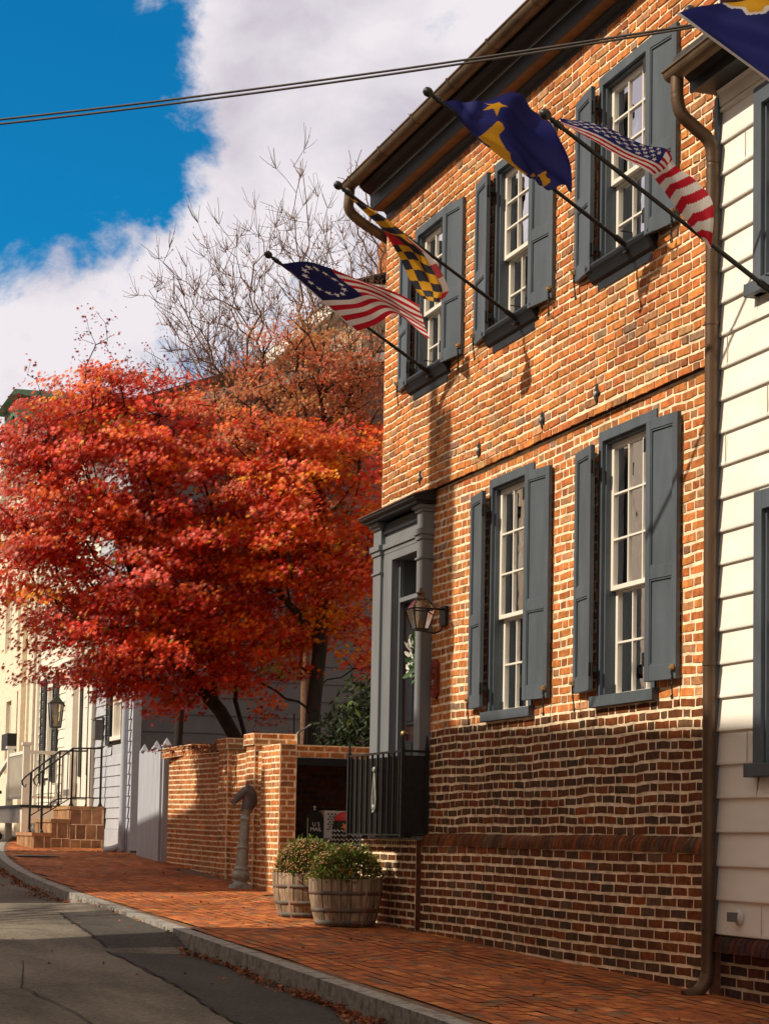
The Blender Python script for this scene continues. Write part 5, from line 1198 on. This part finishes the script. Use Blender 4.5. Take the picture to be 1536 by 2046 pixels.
def spray_leaves(C,W,nl,size,pal,pw,spread,rx=1):
    pos=[];nr=[];sz=[];co=[]
    for c,d in zip(C,W):
        ax=np.array((d[0]*.5,d[1]*.5,.9)); ax/=np.linalg.norm(ax)
        tone=rng.uniform(.62,1.3); hue=rng.choice(len(pal),p=pw); n=int(nl*rng.uniform(.5,1.5))
        out=np.array((d[0],d[1],-.25)); out/=np.linalg.norm(out)+1e-6
        for _ in range(n):
            a=rng.uniform(0,2*PI); rr=spread*math.sqrt(rng.random())
            p=c+np.array((math.cos(a)*rr,math.sin(a)*rr,rng.normal()*.055-.30*rr*rr/spread))+out*rng.uniform(0,.22)
            pos.append(p); nr.append(ax*.75+rng.normal(size=3)*.40+np.array((-.75,-.42,.05))); sz.append(size*rng.uniform(.65,1.25))
            k=hue if rng.random()<.6 else rng.choice(len(pal),p=pw); co.append(np.clip(pal[k]*(1.16,1.22,1.0)*tone*rng.uniform(.8,1.25),0,.92))
    return pos,nr,sz,co
BLB=[(5.49,28.23,5.51,1.21),(4.69,28.04,4.7,.92),(4.51,28.45,3.66,.78),(6.21,28.12,5.18,1.13),(5.64,27.99,3.68,1.42),(6.84,28.46,4.18,1.06),(5.32,29.19,2.76,.71),(6.49,29.02,2.51,.71),(4.35,28.97,4.3,.64),(7.04,28.21,2.98,.85),(5.41,28.65,6.1,.64),(4.56,28.29,5.74,.57),(6.05,28.14,3.14,1.06),(5.45,28.4,6.6,.45),(5.15,28.3,6.35,.4),(6.3,28.3,6.3,.5),(4.2,28.3,5.6,.4)]
BLA=[(7.88,26.85,4.75,.92),(8.58,27.0,5.55,.57),(7.94,28.0,3.6,.99),(8.89,27.86,3.86,.57),(7.42,27.83,4.5,.92),(8.52,27.82,2.8,.64),(8.81,26.97,4.69,.5),(7.65,27.13,5.49,.78),(8.27,27.58,4.01,.92),(7.59,27.72,2.46,.5)]
BLU=[(8.05,28.1,6.6,.92),(8.92,28.13,6.84,.57),(7.02,27.02,5.99,.64),(8.39,27.75,7.31,.57),(8.3,27.84,5.82,.85),(9.0,27.61,6.06,.43),(8.0,27.5,7.0,.6),(9.1,27.8,6.4,.6),(8.5,27.8,6.3,.8),(7.4,27.6,6.3,.55),(9.15,28,7.3,.4),(8.75,28.3,5.5,.8),(7.6,27.5,5.6,.5)]
PW1=np.array([.27,.25,.16,.10,.09,.05,.04,.04,.010]); PW1/=PW1.sum()
PW2=np.array([.17,.22,.29,.05,.06,.17,.02,.02,.010]); PW2/=PW2.sum()
# broad red maple over the pavement
tB=thing('red_maple','broad crimson maple spreading over the pavement behind the brick wall','tree',(7.55,28.4,-.5))
C,W=crown(BLB,15); 
trB=[[(7.60,28.4,-.6),(7.50,28.4,1.33),(7.19,28.4,1.83),(6.92,28.4,2.11),(6.42,28.4,2.68),(5.96,28.4,3.38),(5.64,28.4,4.24)],[(7.70,28.45,-.6),(7.62,28.4,1.33),(7.41,28.4,1.99),(7.47,28.4,2.58),(7.22,28.4,3.45),(6.98,28.4,4.25)],[(7.11,28.4,1.90),(7.01,28.4,3.07),(6.68,28.4,3.94),(6.28,28.4,4.87),(6.04,28.4,5.59)]]
A,par,rad=grow(trB,C[::3],kmin=.007,kpow=.47)
build('trunk',branch_mesh(A,par,rad),M['bark'],tB)
pos,nr,sz,co=spray_leaves(C,W,72,.060,PALM,PW1,.33); leaf_mesh('crown',pos,nr,sz,co,M['maple'],tB,org=(7.55,28.4,-.5))
print('B leaves',len(pos),len(C))
# wispy shoots with few leaves on its top
tops=[]
for (x,z,l) in ((4.9,7.0,.9),(5.15,7.25,1.1),(4.0,6.3,.7),(4.3,6.6,.7),(5.9,6.9,.8),(6.3,6.7,.8),(3.75,5.9,.6),(5.5,6.9,.9),(6.7,6.3,.6)):
    y=28.2+rng.uniform(-.4,.4); b=np.array((x+.25,y,z-l*1.2)); 
    for k in range(14):
        f=rng.random(); tops.append(b+np.array((-.25*f+rng.normal()*.09*(.4+f),rng.normal()*.1,l*1.4*f)))
mb=MB(); pos=[];nr=[];sz=[];co=[]
A2,p2,r2=grow([[(5.4,28.3,4.6),(5.35,28.3,5.3)],[(4.5,28.3,4.8),(4.4,28.3,5.2)],[(6.2,28.3,5.0),(6.2,28.3,5.6)]],tops,kmin=.0032,kpow=.42,alpha=.3)
for q in tops:
    for _ in range(9): pos.append(q+rng.normal(size=3)*.07); nr.append(rng.normal(size=3)+np.array((0,0,.8))); sz.append(rng.uniform(.022,.045)); co.append(PALM[rng.choice([0,4,6])]*rng.uniform(.5,1))
build('shoot',branch_mesh(A2,p2,r2,4,.003),M['bark'],tB,kind='stuff'); leaf_mesh('crown_leaves',pos,nr,sz,co,M['maple'],tB,org=(7.55,28.4,-.5))
# orange-red maple nearer the house with thinning brown top
tA=thing('orange_maple','orange and red maple with thinning brown top beside the brick house corner','tree',(8.3,27.4,-.5))
C,W=crown(BLA,15)
trA=[[(8.24,27.4,-.6),(8.276,27.4,1.245),(8.319,27.4,1.964),(8.391,27.4,2.76),(8.414,27.4,3.413),(8.356,27.4,4.282),(8.34,27.4,5.2),(8.4,27.5,6.2)],[(8.391,27.4,2.76),(8.081,27.4,3.177),(7.776,27.4,3.449),(7.477,27.4,3.575)],[(8.419,27.4,3.196),(8.746,27.4,3.797),(8.851,27.4,4.242)],[(8.34,27.4,4.9),(7.9,27.6,5.8),(7.5,27.6,6.3)]]
CU,WU=crown(BLU,13,.25)
A,par,rad=grow(trA,np.vstack([C[::3],CU]),kmin=.0065,kpow=.45)
build('trunk',branch_mesh(A,par,rad),M['bark'],tA)
pos,nr,sz,co=spray_leaves(C,W,68,.058,PALM,PW2,.31); leaf_mesh('crown',pos,nr,sz,co,M['maple'],tA,org=(8.3,27.4,-.5))
print('A leaves',len(pos))
PALB=np.array([(.38,.12,.035),(.46,.18,.06),(.36,.07,.03),(.50,.23,.09),(.56,.09,.03)])
pos,nr,sz,co=spray_leaves(CU,WU,40,.040,PALB,np.array([.26,.24,.15,.15,.20]),.27); leaf_mesh('thin_top',pos,nr,sz,co,M['maple'],tA,org=(8.3,27.4,-.5),droop=.7)
# bare tree behind
tC=thing('bare_tree','leafless grey brown tree rising behind the orange maple against the cloud','tree',(9.3,31,-.5))
def fan(n,pts,jx=.35,jy=.7,jz=.35,bias=1.0):
    out=[]
    for _ in range(n):
        k=rng.integers(len(pts)); a=np.array(pts[k][0]); b=np.array(pts[k][1]); f=rng.random()**bias
        w=(.25+f); out.append(a+(b-a)*f+np.array((rng.normal()*jx*w,rng.normal()*jy*w,rng.normal()*jz*w)))
    return out
R0=(9.25,31,5.2)
fans=[(R0,(7.0,31,8.8)),(R0,(7.7,31,9.4)),(R0,(8.3,31.2,9.8)),(R0,(8.80,31,11.0)),(R0,(9.2,31,9.9)),(R0,(9.8,31.3,10.0)),(R0,(10.4,31,9.9)),(R0,(6.9,31,7.6)),(R0,(7.2,31,8.2)),((9.6,31,5.2),(9.9,31,8.2)),(R0,(8.0,31,8.4)),(R0,(6.75,30.8,9.0)),(R0,(7.5,30.8,7.2)),(R0,(8.2,30.8,7.4)),((9.3,31,5.2),(9.3,30.7,7.6)),((9.6,31,5.5),(10.3,30.8,7.6)),((9.9,31,6),(10.6,31,9.2))]
tp=fan(1900,fans,.20,.45,.24,.72)
A,par,rad=grow([[(9.3,31,-.6),(9.26,31,2.4),(9.25,31,4.2),(9.2,31,5.0)],[(9.22,31,4.2),(8.9,31.1,5.3),(8.3,31.1,6.7)],[(9.22,31,4.6),(9.5,31.1,6),(9.7,31.1,7.2)]],tp,alpha=.55,kmin=.0042,kpow=.39,wig=.05)
# short twigs at every end
ext=[];ep=list(par);AL=[a for a in A]; RL=list(rad); ends=[i for i in range(len(A)) if i not in set(par)]
for i in ends:
    for _ in range(7):
        p=A[i]; d=p-A[par[i]]; d=d/(np.linalg.norm(d)+1e-6)+rng.normal(size=3)*.62+np.array((0,0,.3)); d/=np.linalg.norm(d); l=rng.uniform(.10,.42)
        AL.append(p+d*l*.5+rng.normal(size=3)*.015); ep.append(i); RL.append(.004); AL.append(p+d*l+np.array((0,0,.05))); ep.append(len(AL)-2); RL.append(.003)
build('trunk',branch_mesh(np.array(AL),ep,np.array(RL),4,.003),M['twig'],tC)
pos=[];nr=[];sz=[];co=[]
for i in ends:
    z=A[i][2]; nl=rng.poisson(max(.7,13-2.1*(z-5.0)))
    for _ in range(nl): pos.append(A[i]+rng.normal(size=3)*.16); nr.append(rng.normal(size=3)); sz.append(rng.uniform(.02,.036)); co.append(PALB[rng.choice(5)]*rng.uniform(.6,1.1))
leaf_mesh('withered_leaf',pos,nr,sz,co,M['maple'],tC,org=(9.3,31,-.5),droop=.8)
# tree far behind the roof
tD=thing('far_bare_tree','thin bare twigs of a tree beyond the brick house showing above its gutter','tree',(16,46,-.5))
tp=fan(90,[((15.2,46,13),(14.57,46,17.3)),((15.2,46,13),(14.65,46,16.4)),((15.2,46,13),(15.1,46,15.9)),((15.6,46,13),(15.4,46,14.6))],.12,.4,.2,.6)+fan(26,[((15.9,46,16.6),(16.06,46,18.6)),((15.8,46,16.6),(15.74,46,17.9)),((16.0,46,16.6),(16.3,46,18.2))],.08,.2,.15,.7)
A,par,rad=grow([[(16,46,-.6),(15.9,46,8),(15.6,46,12.5)],[(15.9,46,8),(16.1,46,13),(15.95,46,16.2)]],tp,alpha=.5,kmin=.0075,kpow=.36,wig=.06)
build('trunk',branch_mesh(A,par,rad,4,.006),M['twig'],tD)
# slim young maple by the gate
tE=thing('young_maple','slim young maple trunk just behind the gate and low wall','tree',(7.9,34.2,-.4))
A,par,rad=grow([[(7.95,34.2,-.5),(7.92,34.2,1.6),(7.95,34.2,2.3),(8.15,34.2,2.9)]],[(7.7+rng.normal()*.5,34.2+rng.normal()*.4,3.2+rng.random()*.9) for _ in range(40)],kmin=.016,kpow=.42)
build('trunk',branch_mesh(A,par,rad),M['bark'],tE)
pos=[];nr=[];sz=[];co=[]
for q in A[60:]:
    for _ in range(5): pos.append(q+rng.normal(size=3)*.16); nr.append(rng.normal(size=3)+np.array((0,0,1))); sz.append(rng.uniform(.04,.06)); co.append(PALM[rng.choice([0,1,4,6])]*rng.uniform(.6,1.1))
leaf_mesh('crown',pos,nr,sz,co,M['maple'],tE,org=(7.9,34.2,-.4))
# leafy shrub behind the enclosure
tS=thing('evergreen_shrub','dark glossy evergreen shrub behind the enclosure beside the front door','shrub',(8.5,26,-.6))
pos=[];nr=[];sz=[];co=[]; lanc=np.array([(0,-.5),(.13,-.15),(.15,.2),(0,.75),(-.15,.2),(-.13,-.15)])
sh=[]
for _ in range(170):
    d=rng.normal(size=3); d/=np.linalg.norm(d); sh.append(np.array((8.62,26.1,1.25))+d*np.array((.62,.5,.95))*rng.random()**.4)
for q in sh:
    for _ in range(13): pos.append(q+rng.normal(size=3)*.09); nr.append(rng.normal(size=3)+np.array((-.4,-.4,.6))); sz.append(rng.uniform(.09,.15)); k=rng.uniform(.5,1.4); co.append(np.array((.030,.052,.018))*k if rng.random()<.9 else np.array((.12,.17,.03))*k)
A,par,rad=grow([[(8.6,26.1,-.6),(8.6,26.1,.5)]],sh,kmin=.006)
build('stem',branch_mesh(A,par,rad),M['bark'],tS); leaf_mesh('foliage',pos,nr,sz,co,M['leafy'],tS,shape=lanc,org=(8.5,26,-.6),droop=.3)
# dry vine along the low wall
tV=thing('trailing_vine','dry trailing vine with few leaves hanging over the low garden wall','vine',(7.4,29.5,1.25))
mb=MB(); pos=[];nr=[];sz=[];co=[]
for k in range(26):
    y=rng.uniform(28,32); p=np.array((wx(y)+.12,y,1.2+.02*(y-28))); pts=[p]; d=np.array((rng.normal()*.25,rng.normal()*.4,.4))
    for s in range(7): d+=np.array((-.03,rng.normal()*.12,-.08)); p=p+d*.12; pts.append(p)
    mb.tube(pts,.006,4,cap=False)
    for q in pts[2:]:
        for _ in range(2 if rng.random()<.7 else 5): pos.append(q+rng.normal(size=3)*.05); nr.append(rng.normal(size=3)); sz.append(rng.uniform(.025,.05)); co.append(PALB[rng.choice(5)]*rng.uniform(.35,.9))
build('stem',mb,M['bark'],tV); leaf_mesh('leaf',pos,nr,sz,co,M['leafy'],tV,org=(7.4,29.5,1.25))
# garden arch
t=thing('garden_arch','thin iron hoop and stakes in the garden behind the brick piers','garden arch',(8.1,26.6,-.6))
mb=MB(); mb.tube([(7.75,26.6,-.6),(7.75,26.6,1.25),(7.85,26.6,1.45),(8.05,26.6,1.58),(8.3,26.6,1.60),(8.55,26.6,1.52)],.014,6); build('hoop',mb,M['steel'],t)
for x in (7.82,8.0,8.2):
    mb=MB(); mb.tube([(x,26.7,-.6),(x,26.7,1.72)],.012,6); build('stake',mb,M['black'],t)
# ================================================================== FALLEN LEAVES
pos=[];nr=[];sz=[];co=[]
def litter(n,f):
    for _ in range(n):
        x,y,z=f(); pos.append((x,y,z)); nr.append(rng.normal(size=3)*.45+np.array((0,0,1))); sz.append(rng.uniform(.016,.036)); k=rng.uniform(.5,1.3); co.append(np.array([(.30,.075,.02),(.20,.055,.02),(.36,.13,.04),(.14,.05,.025)][rng.choice(4)])*k)
def gut_(y0,y1,w):
    def f():
        y=rng.uniform(y0,y1); x=kx(y)-.01-abs(rng.normal())*w*(.6+.4*math.sin(y*2.3)); return x,y,zr(x,y)+.014+abs(rng.normal())*.02*(1 if x>kx(y)-.15 else .3)
    return f
litter(1100,gut_(8.5,13.6,.11)); litter(420,gut_(13.4,17.4,.07)); litter(60,gut_(17.5,23,.1)); litter(900,gut_(23.5,36,.16))
litter(40,lambda:((x:=rng.uniform(.6,4)),(y:=rng.uniform(10,26)),zr(x,y)+.014)); litter(90,lambda:((x:=rng.uniform(4.6,6.5)),(y:=rng.uniform(10,30)),zs(x,y)+.028)); litter(60,lambda:((y:=rng.uniform(26,33)),(x:=wx(y)-.05-abs(rng.normal())*.15),zs(x,y)+.03)[1:] if False else (wx(29)-.1-abs(rng.normal())*.2,rng.uniform(26,31),zs(6.9,29)+.03))
litter(40,lambda:((x:=rng.uniform(7.0,7.5)),(y:=rng.uniform(36,37.2)),zs(x,y)+.03))
o=leaf_mesh('fallen_leaves',pos,nr,sz,co,M['litter'],None,droop=.7)
# grass tuft at pier foot
# ================================================================== OPPOSITE SIDE OF THE STREET
def opposite(name,lab,y0,y1,xf,eave,depth,rot,wallm,chim=None):
    t=thing(name,lab,'house',(xf,(y0+y1)/2,-1.1)); yc=(y0+y1)/2; h=(y1-y0)/2
    ORG[t.name]=Vector((0,0,0)); zb=0; E=eave+1.1
    mb=MB(); mb.box((-depth,-h,-.6),(0,h,E)); mb.add([(0,-h,E),(-depth,-h,E),(-depth/2,-h,E+depth*.27)],[(0,1,2)]); mb.add([(0,h,E),(-depth/2,h,E+depth*.27),(-depth,h,E)],[(0,1,2)]); build('wall',mb,wallm,t)
    mb=MB(); mb.hexa([(.30,-h-.1,E-.02),(-depth/2,-h-.1,E+depth*.27),(-depth/2,h+.1,E+depth*.27),(.30,h+.1,E-.02),(.30,-h-.1,E+.08),(-depth/2,-h-.1,E+depth*.27+.1),(-depth/2,h+.1,E+depth*.27+.1),(.30,h+.1,E+.08)]); mb.hexa([(-depth/2,-h-.1,E+depth*.27),(-depth-.3,-h-.1,E-.02),(-depth-.3,h+.1,E-.02),(-depth/2,h+.1,E+depth*.27),(-depth/2,-h-.1,E+depth*.27+.1),(-depth-.3,-h-.1,E+.08),(-depth-.3,h+.1,E+.08),(-depth/2,h+.1,E+depth*.27+.1)]); build('roof',mb,M['shingle'],t)
    n=max(2,int(2*h/2.4))
    for s in range(3):
        for k in range(n):
            y=-h+(k+.5)*2*h/n; z=.8+s*3.1
            if s==0 and k==n//2:
                mb=MB(); mb.box((.0,y-.5,.1),(.06,y+.5,2.4)); build('door',mb,M['slate'],t); continue
            mb=MB()
            for q in ((y-.55,y-.45,z,z+1.8),(y+.45,y+.55,z,z+1.8),(y-.45,y+.45,z+1.7,z+1.8),(y-.45,y+.45,z,z+.1),(y-.45,y+.45,z+.85,z+.92)): mb.box((.0,q[0],q[2]),(.05,q[1],q[3]))
            w_=build('window',mb,M['white'],t); mb=MB(); mb.quad((.012,y-.45,z),(.012,y+.45,z),(.012,y+.45,z+1.8),(.012,y-.45,z+1.8)); build('pane',mb,M['interior'],w_)
    if chim:
        for (cx,y0c,y1c,zt,wd) in chim:
            mb=MB(); mb.box((cx-wd/2,y0c-yc,E-1),(cx+wd/2,y1c-yc,zt+1.1)); build('chimney',mb,M['ochre'],t)
    t.rotation_euler=(0,0,rot); return t
opposite('row_house','tall ochre row house across the street with an end chimney',0.5,18.55,-3.25,8.70,8,-R(3.4),M['ochre'],[(-1.3,17.5,18.1,12.75,.7),(-1.3,17.9,18.1,13.9,.22)])
opposite('row_house','second tall row house across the street beyond the side lane',24.9,38.2,-3.25,9.2,8,0,M['cream'])
opposite('row_house','third row house across the street farther up the hill',43.5,62,-3.25,9.2,8,0,M['tan'])
# leafless tree in the side lane, throwing dappled shade
tO=thing('lane_tree','leafless tree standing in the side lane across the street','tree',(-5.5,21.8,-1))
tp=[(-5.5+rng.normal()*1.3,21.9+rng.normal()*1.0,6.2+rng.normal()*1.5) for _ in range(260)]
A,par,rad=grow([[(-5.5,21.8,-1.1),(-5.4,21.8,3),(-5.5,21.9,4.4)]],tp,kmin=.013,kpow=.42)
build('trunk',branch_mesh(A,par,rad,5,.008),M['bark'],tO)
pos=[];nr=[];sz=[];co=[]
for q in tp:
    for _ in range(2): pos.append(np.array(q)+rng.normal(size=3)*.2); nr.append(rng.normal(size=3)); sz.append(.06); co.append(PALB[rng.choice(5)])
leaf_mesh('crown',pos,nr,sz,co,M['maple'],tO,org=(-5.5,21.8,-1))

# ================================================================== LIGHT, SKY, CAMERA
sd=bpy.data.lights.new('sun','SUN'); sd.energy=5.0; sd.angle=R(.53); sd.color=(1,.87,.68); so=bpy.data.objects.new('sun',sd); COL.objects.link(so)
so.rotation_euler=SUN.to_track_quat('Z','Y').to_euler(); so.location=(-20,20,30)
wd=bpy.data.worlds.new('World'); scene.world=wd; wd.use_nodes=True; nt=wd.node_tree; L=nt.links.new; bg=nt.nodes['Background']
sky=N(nt,'ShaderNodeTexSky',sky_type='NISHITA'); sky.sun_disc=False; sky.sun_elevation=SUN_EL; sky.sun_rotation=math.atan2(SUN.x,SUN.y)
tc=N(nt,'ShaderNodeTexCoord'); G=tc.outputs['Generated']
def math_(op,a,b=None,c=None,clamp=False):
    n=N(nt,'ShaderNodeMath',operation=op); n.use_clamp=clamp
    for i,x in enumerate((a,b,c)):
        if x is None: continue
        if hasattr(x,'is_output'): L(x,n.inputs[i])
        else: n.inputs[i].default_value=x
    return n.outputs[0]
def noise(scale,detail,rough=.55,dist=0,off=(0,0,0)):
    mp=N(nt,'ShaderNodeMapping'); mp.inputs['Location'].default_value=off; mp.inputs['Scale'].default_value=(1,1,1.35); L(G,mp.inputs[0])
    n=N(nt,'ShaderNodeTexNoise'); n.inputs['Scale'].default_value=scale; n.inputs['Detail'].default_value=detail; n.inputs['Roughness'].default_value=rough; n.inputs['Distortion'].default_value=dist; L(mp.outputs[0],n.inputs['Vector']); return n.outputs[0]
def lobe(d,r0,r1):
    d=Vector(d).normalized(); v=N(nt,'ShaderNodeVectorMath',operation='DOT_PRODUCT'); L(G,v.inputs[0]); v.inputs[1].default_value=d
    m=N(nt,'ShaderNodeMapRange'); m.inputs[1].default_value=math.cos(R(r1)); m.inputs[2].default_value=math.cos(R(r0)); L(v.outputs['Value'],m.inputs[0]); return m.outputs[0]
big=noise(7.5,9,.6,.3,(.3,.1,.2)); 
hole=lobe((.102,.926,.354),.8,7.8); hole2=lobe((.325,.86,.40),.2,2.6); bank=lobe((.22,.92,.32),22,62)
far=noise(2.2,5,.55,0,(1,2,3)); fine=noise(24,7,.62,.4,(.5,.2,.1))
cov=math_('ADD',math_('MULTIPLY',math_('SUBTRACT',big,.5),2.1),math_('MULTIPLY',math_('SUBTRACT',far,.5),.6))
cov=math_('ADD',cov,math_('MULTIPLY',math_('SUBTRACT',fine,.5),.75))
cov=math_('SUBTRACT',math_('ADD',cov,.42),math_('ADD',math_('MULTIPLY',hole,1.15),math_('MULTIPLY',hole2,.34)))
mr=N(nt,'ShaderNodeMapRange',interpolation_type='SMOOTHSTEP'); mr.inputs[1].default_value=-.12; mr.inputs[2].default_value=.22; L(cov,mr.inputs[0])
sh1=noise(9,6,.55,.2,(.3,.1,.23)); cr=N(nt,'ShaderNodeValToRGB'); L(sh1,cr.inputs[0]); e=cr.color_ramp.elements
e[0].position=.34; e[0].color=(.52,.48,.57,1); e[1].position=.60; e[1].color=(.88,.83,.87,1)
tint=N(nt,'ShaderNodeMix',data_type='RGBA',blend_type='MULTIPLY'); tint.inputs[0].default_value=1; L(sky.outputs[0],tint.inputs[6]); tint.inputs[7].default_value=(.06*.06,.06*1.34,.06*2.05,1)
mx=N(nt,'ShaderNodeMix',data_type='RGBA'); L(mr.outputs[0],mx.inputs[0]); L(tint.outputs[2],mx.inputs[6])
k10=N(nt,'ShaderNodeMix',data_type='RGBA',blend_type='MULTIPLY'); k10.inputs[0].default_value=1; L(cr.outputs[0],k10.inputs[6]); bc=N(nt,'ShaderNodeMix',data_type='RGBA'); L(bank,bc.inputs[0]); bc.inputs[6].default_value=(1.0,.88,.70,1); bc.inputs[7].default_value=(1,1,1,1); L(bc.outputs[2],k10.inputs[7]); L(k10.outputs[2],mx.inputs[7])
gain=N(nt,'ShaderNodeMix',data_type='RGBA',blend_type='MULTIPLY'); gain.inputs[0].default_value=1; L(mx.outputs[2],gain.inputs[6]); gain.inputs[7].default_value=(10,10,10,1); gain.clamp_result=False
L(gain.outputs[2],bg.inputs['Color']); bg.inputs['Strength'].default_value=.1
cd=bpy.data.cameras.new('camera'); co_=bpy.data.objects.new('camera',cd); COL.objects.link(co_); scene.camera=co_
F_,YAW,PIT,ROL,CX,CY=4000,R(18.9219),R(4.7108),R(1.10408),770.65,1347.98
cd.sensor_fit='HORIZONTAL'; cd.sensor_width=36; cd.lens=36*F_/1536; cd.shift_x=-(CX-768)/1536; cd.shift_y=(CY-1023)/1536; cd.clip_start=.1; cd.clip_end=2000
cy,sy,cp,sp=math.cos(YAW),math.sin(YAW),math.cos(PIT),math.sin(PIT)
fw=Vector((sy*cp,cy*cp,sp)); rt=Vector((cy,-sy,0)); up=rt.cross(fw); c,s=math.cos(ROL),math.sin(ROL)
r2=rt*c+up*s; u2=-rt*s+up*c
co_.matrix_world=Matrix(((r2.x,u2.x,-fw.x,0),(r2.y,u2.y,-fw.y,0),(r2.z,u2.z,-fw.z,0),(0,0,0,1)))
scene.view_settings.view_transform='Standard'; scene.view_settings.look='None'; scene.view_settings.exposure=0; scene.view_settings.gamma=1
scene.render.engine='CYCLES'; scene.cycles.use_denoising=True; scene.cycles.max_bounces=8; scene.cycles.transparent_max_bounces=16
